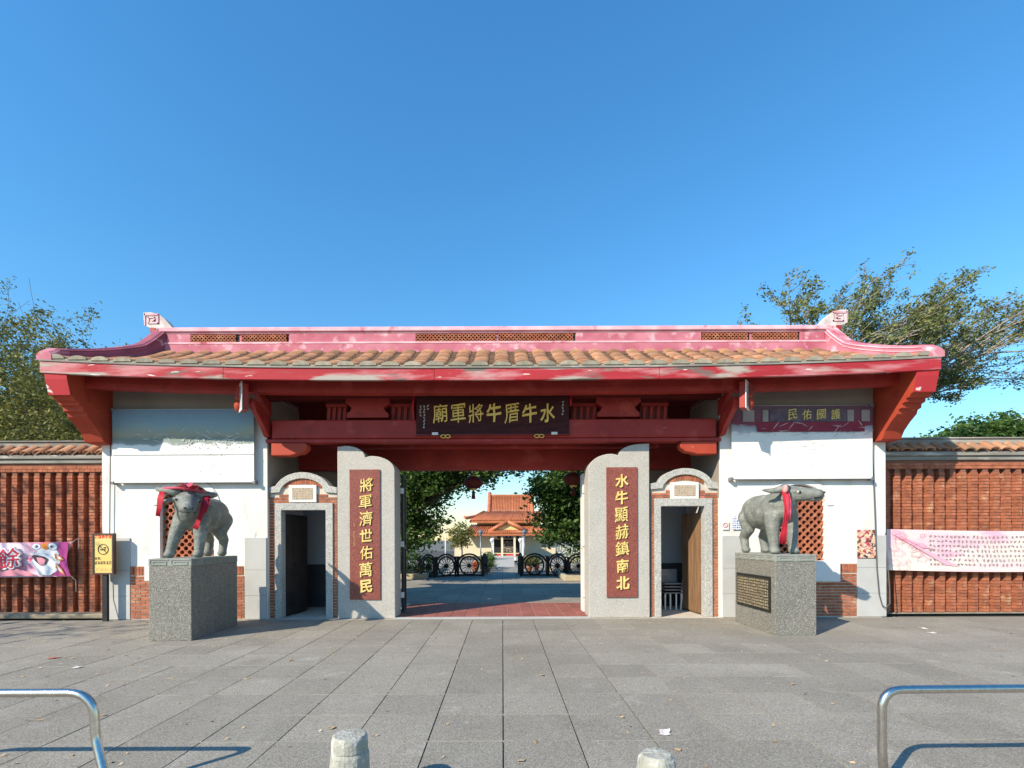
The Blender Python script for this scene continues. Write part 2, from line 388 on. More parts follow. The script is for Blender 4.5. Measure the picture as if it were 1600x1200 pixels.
# pan tile steps between the cover tiles
pan = MB()
PITCH = .405
cols = [GX+(i+.5)*PITCH for i in range(-22, 22)]
for side in (0, 1):
    for c in cols:
        xc = c+PITCH/2
        for k in range(9):
            v0, v1 = k/9, (k+1)/9
            if not (verge(v0, -1)+.1 < xc < verge(v0, 1)-.1): continue
            pts = []
            for (v, dz) in ((v0, .035), (v1, .012)):
                y = YE-.02+(YR-YE)*v
                if side: y = 2*YR-y
                for t, h in ((-.11, .03), (-.05, 0), (.05, 0), (.11, .03)): pts.append((xc+t, y, rz(xc, v)+dz+h))
            pan.add(pts, [(0, 1, 5, 4), (1, 2, 6, 5), (2, 3, 7, 6)])
            lip = pts[:4]+[(p[0], p[1], p[2]-.03) for p in pts[:4]]
            pan.add(lip, [(0, 1, 5, 4), (1, 2, 6, 5), (2, 3, 7, 6)])
tag(obj('pan_tile', pan, mat('pan tile', (.17, .095, .055), (.11, .065, .04), scale=5, rough=.9, island=.25), roofo, fix=False), kind='stuff')  # shade in the gaps between cover tiles is deepened by this dark colour
# cover tiles, each its own piece
SL = math.sqrt((YR-YE)**2+.97**2)
NT = 5
def tile_mesh(L, w0, w1, hh):
    mb = MB(); n = 7; vs = []
    for (y, w) in ((0, w0), (L, w1)):
        for q in range(n+1):
            a = math.pi*q/n; vs.append((w*math.cos(a), y, hh*math.sin(a)**.75*(w/w0)))
        for q in range(n+1):
            a = math.pi*q/n; vs.append((w*.82*math.cos(a), y, hh*.72*math.sin(a)**.75*(w/w0)-.004))
    k = n+1
    for q in range(n):
        mb.add([], []); mb.f.append((q, q+1, 2*k+q+1, 2*k+q)); mb.sm.append(True)
        mb.f.append((k+q+1, k+q, 3*k+q, 3*k+q+1)); mb.sm.append(True)
        mb.f.append((q+1, q, k+q, k+q+1)); mb.sm.append(False)
    mb.v = vs
    me = mb.mesh('cover_tile'); me.materials.append(TILE); return me
tme = tile_mesh(1.0, .152, .149, .06)
endm = MB()
endm.prism([(.162*math.cos(math.pi*q/10), .074*max(math.sin(math.pi*q/10), 0)**.8) for q in range(11)], -.045, .03)
endme = endm.mesh('tile_end'); fixn(endme); endme.materials.append(TILEEND)
back = MB()
for c in cols:
    for side in (0, 1):
        for k in range(NT):
            v0, v1 = k/NT, (k+1)/NT
            if not (verge(v0, -1)+.10 < c < verge(v0, 1)-.10): continue
            y0, y1 = YE+(YR-YE)*v0, YE+(YR-YE)*v1; z0, z1 = rz(c, v0)+.02, rz(c, v1)+.02
            if side == 0:
                d = Vector((0, y1-y0, z1-z0)); L = d.length
                o = bpy.data.objects.new('cover_tile', tme); COL.objects.link(o); o.parent = roofo
                o.location = (c+rnd.uniform(-.006, .006), y0, z0+rnd.uniform(0, .004)); o.rotation_euler = (math.atan2(z1-z0, y1-y0)-.008, rnd.uniform(-.02, .02), rnd.uniform(-.008, .008))
                o.scale = (1, L*1.07, 1)
            else:
                q = [(c+.115*math.cos(math.pi*t/5), .085*math.sin(math.pi*t/5)) for t in range(6)]
                back.add([(a, 2*YR-y0, z0+b) for a, b in q]+[(a, 2*YR-y1, z1+b) for a, b in q], [(t, t+1, t+7, t+6) for t in range(5)], True)
    if verge(0, -1)+.16 < c < verge(0, 1)-.16:
        o = bpy.data.objects.new('tile_end', endme); COL.objects.link(o); o.parent = roofo
        o.location = (c, YE-.005, rz(c, 0)+.012); o.scale = (rnd.uniform(.95, 1.05), 1, rnd.uniform(.92, 1.1))
tag(obj('cover_tile', back, TILES, roofo, fix=False), kind='stuff')
# mortar bed line along the eave, fascia board, soffit
def strip(y0, y1, f0, f1, n=60, xa=None, xb=None):
    mb = MB(); vs = []
    xa = XE0 if xa is None else xa; xb = XE1 if xb is None else xb
    for i in range(n+1):
        x = xa+(xb-xa)*i/n
        vs += [(x, y0, f0(x)), (x, y1, f0(x)), (x, y1, f1(x)), (x, y0, f1(x))]
    fs = []
    for i in range(n):
        for k in range(4): fs.append((i*4+k, i*4+(k+1) % 4, (i+1)*4+(k+1) % 4, (i+1)*4+k))
    fs += [(3, 2, 1, 0), tuple(n*4+k for k in range(4))]
    return mb.add(vs, fs)
obj('eave_mortar', strip(YE-.035, YE+.1, lambda x: rz(x, 0)-.02, lambda x: rz(x, 0)+.022), TILEEND, roofo)
obj('eave_slab', strip(YE-.07, YE+.1, lambda x: rz(x, 0)-.045, lambda x: rz(x, 0)-.021), GREYW, roofo)
XF = [XE0, X(352, YE), X(680, YE), X(1030, YE), XE1]
for a, b in zip(XF, XF[1:]):
    obj('fascia_board', strip(YE-.05-rnd.uniform(0, .008), YE+.02, lambda x: rz(x, 0)-.255, lambda x: rz(x, 0)-.046, 16, a+.004, b-.004), PEEL, gate)
obj('eave_purlin', strip(9.42, 9.62, lambda x: rz(x, 0)-.36, lambda x: rz(x, .12)-.105, 30, X(120, 9.4), X(1415, 9.4)), RED, gate)
sof = MB()
g = []
for i in range(31):
    x = XE0+.02+(XE1-XE0-.04)*i/30
    g += [(x, YE+.02, rz(x, 0)-.105), (x, YW+.05, rz(x, .5)-.104), (x, 2*YR-YW, rz(x, .5)-.104), (x, 2*YR-YE-.02, rz(x, 0)-.105)]
sof.add(g, [(i*4+k, i*4+k+1, i*4+5+k, i*4+4+k) for i in range(30) for k in (0, 1, 2)])
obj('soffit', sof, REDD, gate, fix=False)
obj('rear_fascia_board', strip(2*YR-YE-.02, 2*YR-YE+.05, lambda x: rz(x, 0)-.255, lambda x: rz(x, 0)-.046, 30), RED, gate)

# ridge with mouldings, pierced panels and curled ends
ridge = obj('ridge', MB().box(XRL, XRR, YR-.09, YR+.09, 5.66, 6.17), PINK, gate)
obj('ridge_cap', MB().box(XRL-.06, XRR+.06, YR-.17, YR+.17, 6.172, 6.262).box(XRL-.03, XRR+.03, YR-.13, YR+.13, 6.13, 6.171), PINKL, ridge, bevel=.012)
obj('ridge_moulding', MB().box(XRL-.02, XRR+.02, YR-.15, YR+.15, 5.90, 5.945), PINKL, ridge, bevel=.01)
obj('ridge_base', MB().box(XRL-.02, XRR+.02, YR-.14, YR+.14, 5.66, 5.898), PINK, ridge)
pan_l = [(300, 375), (379, 452), (652, 776), (779, 900), (1098, 1172), (1176, 1250)]
solid = [(262, 299), (453, 651), (901, 1097), (1251, 1290)]
for a, b in solid:
    obj('ridge_panel', MB().box(X(a, 10.88)+.002, X(b, 10.88), YR-.125, YR-.092, 5.948, 6.128), PINK, ridge, bevel=.008)
for a, b in pan_l:
    mb = MB(); x = X(a, 10.9)+.04
    while x < X(b, 10.9)-.04:
        for zz in (5.99, 6.075):
            for r0 in (0,):
                k = 8; vs = []
                for yy in (YR-.13, YR-.095):
                    for rr in (.042, .022):
                        for q in range(k):
                            an = 2*math.pi*q/k; vs.append((x+rr*math.cos(an), yy, zz+rr*math.sin(an)))
                fs = []
                for q in range(k):
                    q2 = (q+1) % k
                    fs += [(q, q2, k+q2, k+q), (q2, q, 2*k+q, 2*k+q2), (k+q, k+q2, 3*k+q2, 3*k+q)]
                mb.add(vs, fs)
        x += .083
    tag(obj('pierced_panel', mb, BRICKS, ridge), kind='stuff')
    obj('panel_back', MB().box(X(a, 10.9), X(b, 10.9), YR-.094, YR-.091, 5.95, 6.126), BLACKV, ridge)
def ridge_end(s, x0):
    # curled ornament: outline in x-z, leaning outward, with a raised square spiral
    pr = [(-.12, -.40), (-.12, -.05), (-.02, .08), (.10, .22), (.23, .32), (.40, .365), (.57, .36), (.565, .20), (.51, .06), (.42, .02), (.36, -.01), (.31, -.07), (.27, -.20), (.27, -.40)]
    pts = [(x0+s*p[0], 6.26+p[1]) for p in pr]
    o = obj('ridge_finial', MB().prism(pts, YR-.10, YR+.10), mat('chalky white finial', (.66, .60, .56), (.5, .42, .40), scale=6, rough=.9, bump=.2, bscale=40), ridge)
    sp = [(.53, .08), (.53, .32), (.24, .30), (.24, .12), (.45, .12), (.45, .24), (.32, .24), (.32, .18), (.38, .18)]
    obj('finial_underside', MB().box(min(x0+s*.30, x0+s*.42), max(x0+s*.30, x0+s*.42), YR-.112, YR-.101, 6.19, 6.28), RED, o)
    mb = MB()
    for a, b in zip(sp, sp[1:]):
        ax, bx = sorted((x0+s*a[0], x0+s*b[0])); az, bz = sorted((6.26+a[1], 6.26+b[1]))
        mb.box(ax-.011, bx+.011, YR-.118, YR-.099, az-.011, bz+.011)
    obj('spiral_relief', mb, PINKL, o)
ridge_end(-1, XRL+.12); ridge_end(1, XRR-.12)
def sweep(path, w, h0, h1, mb=None, drops=None):
    mb = mb or MB(); vs = []
    for i, p in enumerate(path):
        p = Vector(p)
        b0 = h0-(drops[i] if drops else 0)
        for dx, dz in ((-w/2, b0), (w/2, b0), (w/2, h1*.75), (w*.32, h1), (-w*.32, h1), (-w/2, h1*.75)): vs.append((p.x+dx, p.y, p.z+dz))
    k = len(path)
    fs = [(i*6+q, i*6+(q+1) % 6, (i+1)*6+(q+1) % 6, (i+1)*6+q) for i in range(k-1) for q in range(6)]
    return mb.add(vs, fs+[tuple(range(5, -1, -1)), tuple((k-1)*6+q for q in range(6))])
for s in (-1, 1):
    path = []; lifts = []
    for k in range(15):
        v = -.03+1.0*k/14*.98
        x = verge(max(v, 0), s); y = YE+(YR-YE)*v
        lift = .10*max(v, 0) if v < .72 else .072+.35*((v-.72)/.28)**1.3
        path.append((x+s*.02, y, rz(x, max(v, 0))+lift)); lifts.append(lift)
    path[0] = (path[0][0], path[0][1], path[0][2]-.09)
    nb = 2 if s < 0 else 1
    obj('verge_ridge', sweep(path[nb:], .26, -.05, .22, None, lifts[nb:]), PINKSHADE if s < 0 else PINK, roofo)  # shade on the left verge is put into its colour
    obj('verge_ridge_end', sweep(path[:nb+1], .275, -.05, .215, None, [-.115]+[0]*nb), PINK, roofo)
    for hh in (.10, .17):
        obj('verge_moulding', sweep([(p[0]-s*.0, p[1], p[2]+hh) for p in path[1:]], .285, 0, .022), PINKL if s > 0 else PINKSHADE, roofo)
    obj('rear_verge_ridge', sweep([(p[0], 2*YR-p[1], p[2]) for p in path], .26, -.05, .22, None, lifts), PINK, roofo)

# corbelled end brackets below the eave corners
for s, xa, xb in ((-1, X(85, YE), X(122, YE)), (1, X(1412, YE), X(1452, YE))):
    xm = xa if s > 0 else xb
    zt = rz(xm, 0)-.11
    pr = [(YW+.12, 3.55), (YW+.12, zt+.35), (YW-.1, zt+.28), (YE+.04, zt-.02), (YE-.03, zt-.03), (YE+.0, zt-.22), (YE+.07, zt-.50), (YE+.12, zt-.50), (YE+.17, zt-.56), (YE+.24, zt-.56), (YE+.25, zt-.62), (YE+.33, zt-.64), (YE+.34, zt-.71),
          (YE+.42, zt-.73), (YE+.44, zt-.80), (YE+.60, zt-.92), (YE+.74, zt-1.06), (YE+.82, zt-1.2), (YE+.84, 3.55)]
    w = .38
    a, b = (X(178, YW)-w, X(178, YW)) if s < 0 else (X(1364, YW), X(1364, YW)+w)
    o = obj('corner_bracket', MB().prism(pr, a, b, 'x'), REDO, gate, bevel=.006)
    fe = [(YE-.045, zt-.03), (YE-.032, zt-.03), (YE-.002, zt-.22), (YE+.068, zt-.49), (YE+.05, zt-.49), (YE-.02, zt-.22)]
    obj('bracket_face', MB().prism(fe, a-.01, b+.01, 'x'), mat('peeling red face', (.50, .035, .045), (.42, .03, .035), scale=1.5, rough=.75, stains=(((.78, .66, .60), 5, .66, .70),)), o)

# white end walls with their lower facing, brick aprons and pierced windows
bcube = unit_cube(BRICK)
def brick_rows(parent, x0, x1, z0, z1, yf, yb, inside, bl=.205, bh=.056, gap=.010, name='brick'):
    z = z0; row = 0
    while z < z1-.02:
        zt = min(z+bh, z1); x = x0-(bl/2 if row % 2 else 0)
        while x < x1:
            a, b = max(x, x0)+gap/2, min(x+bl, x1)-gap/2
            if b-a > .025:
                for (p, q) in inside(a, b, (z+zt)/2):
                    if q-p > .02:
                        block(name, bcube, parent, p, q, yf-rnd.uniform(0, .004), yb, z+gap/2, zt-gap/2)
            x += bl
        z += bh+gap*.0+.006; row += 1
def arch(cx, hw, zs, rise, n=20):
    return [(cx+hw*math.cos(math.pi-math.pi*i/n), zs+rise*math.sin(math.pi*i/n)) for i in range(n+1)]
LAT = MB()
def lattice_piece():
    """a curved fired-clay block of the pierced window: diamond outline with a rounded hole"""
    mb = MB(); h = .078; n = 12; outer = []; inner = []
    for i in range(n):
        a = 2*math.pi*i/n+math.pi/2
        t = 1/(abs(math.cos(a))+abs(math.sin(a))); outer.append((h*t*math.cos(a), h*t*math.sin(a)))
        r = .0445; inner.append((r*math.cos(a)*1.05, r*math.sin(a)))
    vs = [(p[0], 0, p[1]) for p in outer]+[(p[0], 0, p[1]) for p in inner]+[(p[0], .11, p[1]) for p in inner]
    fs = []
    for i in range(n):
        j = (i+1) % n; fs += [(i, j, n+j, n+i), (n+i, n+j, 2*n+j, 2*n+i)]
    mb.add(vs, fs); me = mb.mesh('lattice_block'); fixn(me)
    bm = bmesh.new(); bm.from_mesh(me)
    for f in bm.faces:
        if abs(f.normal.y) > .9 and f.normal.y > 0: f.normal_flip()
    bm.to_mesh(me); bm.free(); me.materials.append(BRICK); return me
lat_me = lattice_piece()
def end_wall(name, x0, x1, wc, whw, zb, zs, rise, pl, pr_):
    """x0..x1 wall, window centre/half width/bottom/spring/rise, left and right facing widths"""
    o = thing_part = bpy.data.objects.new(name, None)
    mb = MB(); yf = YW
    # front sheet with an arched hole, as strips round the opening
    ar = arch(wc, whw, zs, rise)
    ztop = 4.62
    mb.add([(x0, yf, 0), (wc-whw, yf, 0), (wc-whw, yf, ztop), (x0, yf, ztop)], [(0, 1, 2, 3)])
    mb.add([(wc+whw, yf, 0), (x1, yf, 0), (x1, yf, ztop), (wc+whw, yf, ztop)], [(0, 1, 2, 3)])
    mb.add([(wc-whw, yf, 0), (wc+whw, yf, 0), (wc+whw, yf, zb), (wc-whw, yf, zb)], [(0, 1, 2, 3)])
    k = len(ar)
    mb.add([(p[0], yf, p[1]) for p in ar]+[(p[0], yf, ztop) for p in ar], [(i, i+1, k+i+1, k+i) for i in range(k-1)])
    # reveal
    loop = [(wc-whw, zb)]+ar+[(wc+whw, zb)]; k = len(loop)
    mb.add([(p[0], yf, p[1]) for p in loop]+[(p[0], yf+.2, p[1]) for p in loop], [(i, (i+1) % k, (i+1) % k+k, i+k) for i in range(k)])
    # sides, back, top
    mb.add([(x0, yf, 0), (x0, yf, ztop), (x0, YB, ztop), (x0, YB, 0)], [(0, 1, 2, 3)])
    mb.add([(x1, yf, 0), (x1, YB, 0), (x1, YB, ztop), (x1, yf, ztop)], [(0, 1, 2, 3)])
    mb.add([(x0, YB, 0), (x0, YB, ztop), (x1, YB, ztop), (x1, YB, 0)], [(0, 1, 2, 3)])
    mb.add([(x0, yf, ztop), (x1, yf, ztop), (x1, YB, ztop), (x0, YB, ztop)], [(0, 1, 2, 3)])
    w = obj(name, mb, PLASTER, gate, fix=False)
    obj('unlit_room_sheet', MB().box(wc-whw-.3, wc+whw+.3, yf+.5, yf+.52, zb-.3, zs+rise+.3), BLACKV, w)  # near black sheet stands in for the unlit room behind the lattice
    # lattice
    ly = yf+.09; st = .156
    rows = int((zs+rise-zb)/(st/2))+2
    for r in range(rows):
        for c in range(-5, 6):
            px = wc+(c+(.5 if r % 2 else 0))*st; pz = zb+r*st/2
            if abs(px-wc) > whw+.05: continue
            d = (px-wc)/whw
            lim = zs+rise*math.sqrt(max(0, 1-min(1, abs(d))**2))
            if pz > lim+.03: continue
            q = bpy.data.objects.new('lattice_block', lat_me); COL.objects.link(q); q.parent = w; q.location = (px, ly, pz)
    # arch moulding
    am = MB(); o1 = arch(wc, whw+.13, zs, rise+.13); o2 = arch(wc, whw+.015, zs, rise+.015); k = len(o1)
    vs = [(p[0], yf-.022, p[1]) for p in o1]+[(p[0], yf-.022, p[1]) for p in o2]+[(p[0], yf+.01, p[1]) for p in o1]+[(p[0], yf+.01, p[1]) for p in o2]
    am.add(vs, [f for i in range(k-1) for f in ((i, i+1, k+i+1, k+i), (i, 2*k+i, 2*k+i+1, i+1), (k+i, k+i+1, 3*k+i+1, 3*k+i))])
    obj('arch_moulding', am, PLASTER, w)
    # sill and white apron
    obj('window_sill', MB().box(wc-whw-.25, wc+whw+.22, yf-.10, yf+.02, zb-.42, zb-.002), PLASTER, w, bevel=.01)
    # grey facing panels at the corners
    for (a, b) in (pl, pr_):
        zc = [0.004, .48, 1.0, 1.66]
        for z0, z1 in zip(zc, zc[1:]):
            obj('facing_panel', MB().box(a, b, yf-.025, yf+.01, z0+.002, z1-.002), CONCRETE, w, bevel=.003)
    # brick apron between
    a, b = pl[1], pr_[0]
    obj('brick_bed', MB().box(a+.002, b-.002, yf-.008, yf+.01, .002, 1.09), MORTARW, w)
    hole = (wc-whw-.25, wc+whw+.22, zb-.42)
    def inside(p, q, z):
        if z > hole[2]-.01:
            out = []
            if p < hole[0]: out.append((p, min(q, hole[0])))
            if q > hole[1]: out.append((max(p, hole[1]), q))
            return out
        return [(p, q)]
    brick_rows(w, a+.01, b-.01, .02, .90, yf-.02, yf+.005, inside)
    x = a+.012
    while x < b-.05:
        for (p, q) in inside(x, x+.05, 1.0): block('brick', bcube, w, p, q, yf-.022, yf+.005, .905, 1.075)
        x += .062
    # drip line on the plaster
    return w
zb_ = Z(873, YW)
wl_o = end_wall('white_end_wall', WL0, WL1, X(292, YW), .55, zb_, 2.33, .42, (X(168, YW), X(204, YW)), (X(383, YW), X(416.5, YW)))
wr_o = end_wall('white_end_wall', WR0, WR1, X(1249, YW), .55, Z(878, YW), 2.27, .42, (X(1128, YW), X(1166, YW)), (X(1338, YW), X(1391, YW)-.1))

# beams of the open bay
BX0, BX1 = WL1, WR0
obj('front_beam', MB().box(X(425, 10), X(1120, 10), 9.98, 10.30, Z(684, 10), Z(655, 10)), RED, gate, bevel=.03)
obj('front_beam_fillet', MB().box(BX0, BX1, 10.02, 10.26, Z(690, 10), Z(684.5, 10)), RED, gate, bevel=.01)
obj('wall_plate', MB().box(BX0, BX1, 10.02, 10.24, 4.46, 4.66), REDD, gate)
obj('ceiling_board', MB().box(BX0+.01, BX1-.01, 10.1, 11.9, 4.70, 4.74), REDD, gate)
obj('rear_beam', MB().box(BX0, BX1, 11.62, 11.92, Z(733, 11.6), 3.95), RED, gate, bevel=.02)
obj('rear_tie', MB().box(BX0, BX1, 11.66, 11.88, 3.955, 4.7), REDD, gate)
obj('middle_beam', MB().box(X(520, 11), X(1030, 11), 10.95, 11.15, 3.62, 3.85), RED, gate, bevel=.02)
# cloud shaped struts and slatted panels over the beam
for (a, b) in ((543, 608), (934, 1000)):
    x0, x1 = X(a, 10.05), X(b, 10.05); z0, z1 = Z(652, 10.05)+.0, 4.47; h = z1-z0
    pr = [(x0, z0), (x1, z0), (x1, z0+.22*h), (x1-.06, z0+.33*h), (x1-.10, z0+.5*h), (x1-.04, z0+.62*h), (x1+.03, z0+.78*h), (x1+.02, z1), (x0-.02, z1), (x0-.03, z0+.78*h), (x0+.04, z0+.62*h), (x0+.10, z0+.5*h), (x0+.06, z0+.33*h), (x0, z0+.22*h)]
    obj('carved_strut', MB().prism(pr, 10.03, 10.2), RED, gate, bevel=.008)
for (a, b) in ((510, 543), (610, 648), (893, 934), (1002, 1045)):
    x0, x1 = X(a, 10.2), X(b, 10.2)
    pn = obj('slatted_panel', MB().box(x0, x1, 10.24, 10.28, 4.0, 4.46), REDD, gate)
    n = 4
    for k in range(n):
        cx = x0+(k+.5)*(x1-x0)/n
        obj('slat', MB().prism([(cx-.035, 4.03), (cx+.025, 4.03), (cx+.045, 4.33), (cx-.015, 4.33)], 10.20, 10.239), RED, pn)
    obj('panel_rail', MB().box(x0, x1, 10.19, 10.238, 4.335, 4.40), RED, pn)
# rounded beam brackets
for s, px0, px1 in ((1, 424, 481), (-1, 1121, 1063)):
    xa, xb = X(px0, 10), X(px1, 10); L = abs(xb-xa); zt = Z(690.5, 10)
    pr = [(0, 0), (0, -.26), (.52*L, -.26), (.72*L, -.22), (.84*L, -.21), (.97*L, -.13), (L, -.06), (.95*L, 0)]
    obj('beam_bracket', MB().prism([(xa+s*p[0], zt+p[1]) for p in pr], 10.0, 10.22), REDO, gate, bevel=.02)
# rear walls of the small side rooms, with a dark dado, and the room ends
for a, b in ((BX0, X(545, 11.9)), (X(1005, 11.9), BX1)):
    obj('rear_wall', MB().box(a, b, 11.93, 12.05, 1.02, 2.45), ROOMW, gate); obj('rear_upper_wall', MB().box(a, b, 11.925, 12.05, 2.452, 4.6), CEMENT, gate)
    obj('rear_dado', MB().box(a, b, 11.92, 12.04, 0, 1.018), mat('dark dado', (.05, .05, .055), rough=.7), gate)
for a in (X(536, 10.9)-.1, X(1011, 10.9)):
    obj('inner_partition', MB().box(a, a+.1, 10.72, 11.92, 0, 2.55), ROOMW, gate)
# gable fill
for x0, x1 in ((WL0, WL0+.12), (WR1-.12, WR1)):
    obj('gable', MB().prism([(YW+.02, 4.6), (2*YR-YW-.02, 4.6), (2*YR-YW-.02, 5.05), (YR, 5.6), (YW+.02, 5.05)], x0+.003, x1-.003, 'x'), PLASTER, gate)
    for (y0, y1) in ((YW+.02, 2*YR-YW-.02),):
        pass
for a_, b_ in ((WL0+.004, WL1-.004), (WR0+.004, WR1-.004)): obj('upper_band', MB().box(a_, b_, YW-.012, YW+.01, Z(640, YW), 4.93), CEMENT, gate)
for a_ in (WL1+.002, WR0-.014): obj('bay_end_lining', MB().box(a_, a_+.012, YW+.03, YB-.05, 2.45, 4.6), CEMENT, gate)
obj('upper_wall', MB().box(WL0+.01, BX0-.01, YW+.012, YW+.1, 4.6, 4.98).box(BX1+.01, WR1-.01, YW+.012, YW+.1, 4.6, 4.98), PLASTER, gate)

# ------------------------------------------------------------------ stone piers with couplets
def pier(px, s, text, label, panel, small=False):
    """px: list of (px,py) outline top from outer to inner; built at YP, 0.6 deep"""
    y = 10.12
    t = thing('stone_pier', (sum(p[0] for p in px)/len(px)*0+X((px[0][0]+px[-1][0])/2, y), y+.3, 0), label, 'pier')
    pts = [(X(p[0], y), Z(p[1], y)) for p in px]
    pts = [(pts[0][0], 0)]+pts+[(pts[-1][0], 0)]
    obj('slab', MB().prism(pts, y, y+.56), GRANITE, t, bevel=.012)
    x0, x1 = X(panel[0], y), X(panel[1], y); z1, z0 = Z(panel[2], y), Z(panel[3], y)
    pn = obj('couplet_panel', MB().box(x0, x1, y-.028, y+.004, z0, z1), COUPLET, t, bevel=.004)
    n = len(text); zt, zl = Z(panel[4], y), Z(panel[5], y)
    for i, ch in enumerate(text):
        zc = zt+(zl-zt)*i/(n-1)
        put_glyph(ch, GOLDL, pn, (x0+x1)/2+panel[6]+rnd.uniform(-.012, .012), y-.031, zc, (.27 if ch in '顯鎮濟萬赫' else .255)*rnd.uniform(.95, 1.06), (.29 if ch in '顯鎮濟萬赫' else .265)*rnd.uniform(.95, 1.05), bold=.006 if ch in '顯鎮濟萬赫將佑軍' else .022, seed=i+int(x0*3))
    if small:
        mb = MB()
        for k in range(11):
            zc = Z(818, y)-k*.044*1.0
            if k in (2, 3): continue
            for q in range(3):
                a = x0+.09+rnd.uniform(-.012, .012); mb.box(a-.009, a+.009, y-.0315, y-.027, zc+q*.009, zc+q*.009+.004)
        tag(obj('signature', mb, GOLDL, pn), kind='stuff')
    return t
def arcpts(x0, y0, x1, y1, bulge, n=8, sx=1):
    """quarter-ellipse-like arc from (x0,y0) rounding to (x1,y1)"""
    return [(x0+(x1-x0)*math.sin(math.pi/2*i/n), y0+(y1-y0)*(1-math.cos(math.pi/2*i/n))) for i in range(n+1)]
topL = [(527.5, 697)]+[(527.5+13, 695.5)]+arcpts(541, 695.5, 571, 714, 0)[1:]+[(575, 712.5)]+arcpts(580, 711.5, 617, 734, 0)
topR = [(1015, 693.5)]+[(1003, 694)]+arcpts(1001, 694.5, 967, 712, 0)[1:]+[(962, 710.5)]+arcpts(957, 709.5, 920, 734, 0)
pier(topL, -1, '將軍濟世佑萬民', 'grey granite gate pier with red couplet panel, beside the dark doorway', (547, 594.5, 733, 936, 757, 915, .03), True)
pier(topR, 1, '水牛顯赫鎮南北', 'grey granite gate pier with red couplet panel, beside the timber door', (947.5, 995.5, 731, 934, 752, 911, .0))

# folded gate leaves behind the piers
def gate_leaf(x0, x1, label, m):
    t = thing('gate_leaf', ((x0+x1)/2, 11.0, 0), label, 'gate')
    fr = MB().box(x0, x1, 10.74, 10.80, .03, 3.02).box(x0, x1, 11.0, 11.05, .03, 3.02).box(x0, x1, 10.801, 10.999, .03, .12).box(x0, x1, 10.801, 10.999, 2.93, 3.02).box(x0, x1, 10.801, 10.999, 1.4, 1.48)
    f = obj('leaf_frame', fr, m, t)
    for k in range(3):
        y = 10.85+k*.05; obj('bar', MB().box((x0+x1)/2-.012, (x0+x1)/2+.012, y-.012, y+.012, .121, 2.929), m, t)
    for z in (.35, 1.45, 2.6): obj('hinge', MB().box(x0-.012, x1+.012, 10.715, 10.739, z, z+.12), WHITEM, t)
gate_leaf(-2.19, -2.14, 'dark metal gate leaf folded back behind the pier beside the dark doorway', BLACKM)
gate_leaf(1.74, 1.79, 'white edged metal gate leaf folded back behind the pier beside the timber door', WHITEM)

# ------------------------------------------------------------------ side doorways of brick
def doorway(x0, x1, fx0, fx1, ox0, ox1, zf, zo, zc, zarch, label, plaque, y=10.2):
    t = thing('brick_doorway', ((x0+x1)/2, y+.1, 0), label, 'doorway')
    cx = (x0+x1)/2; hw = (x1-x0)/2-.12
    def top(x):
        d = abs(x-cx)/(hw)
        return zc-.02 if d >= 1 else max(zc-.02, zc-.05+(zarch-zc-.06)*math.sqrt(1-d*d))
    ar = [(cx+hw*math.cos(math.pi-math.pi*i/24), zc-.05+(zarch-zc-.06)*math.sin(math.pi*i/24)) for i in range(25)]
    core = [(x0, zc), (cx-hw, zc)]+ar[1:-1]+[(cx+hw, zc), (x1, zc), (x1, 0), (fx1-.03, 0), (fx1-.03, zf-.03), (fx0+.03, zf-.03), (fx0+.03, 0), (x0, 0)]
    bm = bmesh.new(); 
    body = obj('door_wall', MB().prism(core, y, y+.2), MORTARW, t)
    def inside(a, b, z):
        if z < zf: return [(a, min(b, fx0-.004))] if a < fx0 and b < fx1 else ([(max(a, fx1+.004), b)] if b > fx1 else [])
        m = (a+b)/2
        return [(a, b)] if z+.035 < min(top(a), top(b), top(m)) else []
    brick_rows(body, x0+.004, x1-.004, .01, zc-.01, y-.012, y+.02, inside, bl=.2, bh=.056)
    n = 15
    for i in range(n):                                   # upright bricks under the arch
        xx = cx-hw*.62+hw*1.24*i/(n-1)
        d = (xx-cx)/hw; zt = zc-.05+(zarch-zc-.06)*math.sqrt(1-d*d)-.012
        if zt-.12 > zc-.0: block('brick', bcube, body, xx-.022, xx+.022, y-.013, y+.02, max(zc+.005, zt-.12), zt)
    # coping: flat ears and an arched hood
    hood = [(x0-.01, zc), (x0-.01, zc+.12), (cx-hw-.005, zc+.12)]
    out = [(cx+(hw+.02)*math.cos(math.pi-math.pi*i/24), zc-.02+(zarch-zc+.02)*math.sin(math.pi*i/24)) for i in range(25)]
    outer = [p for p in out if p[1] > zc+.12]
    inn = [(cx+(hw-.11)*math.cos(math.pi*i/24), zc-.02+(zarch-zc-.11)*math.sin(math.pi*i/24)) for i in range(25)]
    inner = [p for p in inn if p[1] > zc-.0]
    hood = [(x0-.01, zc), (x0-.01, zc+.12)]+outer+[(x1+.01, zc+.12), (x1+.01, zc)]+inner
    obj('coping', MB().prism(hood, y-.05, y+.24), GRANITE3, t, bevel=.008)
    # granite door frame
    fr = MB().prism([(fx0, 0), (fx0, zf), (fx1, zf), (fx1, 0), (ox1, 0), (ox1, zo), (ox0, zo), (ox0, 0)], y-.045, y+.16)
    obj('door_frame', fr, GRANITE3, t, bevel=.006)
    # name plaque
    a, b, c, d = plaque
    pl = obj('name_plaque', MB().box(a, b, y-.05, y+.0, c, d), WHITEM, t, bevel=.008)
    obj('carved_field', MB().box(a+.07, b-.07, y-.054, y-.049, c+.06, d-.06), glyph_mat('carved tan stone', (.46, .37, .27), (.30, .23, .16), (.06, .05), x0=a+.08, z0=c, noise_scale=45, th=.5), pl)
    return t, y
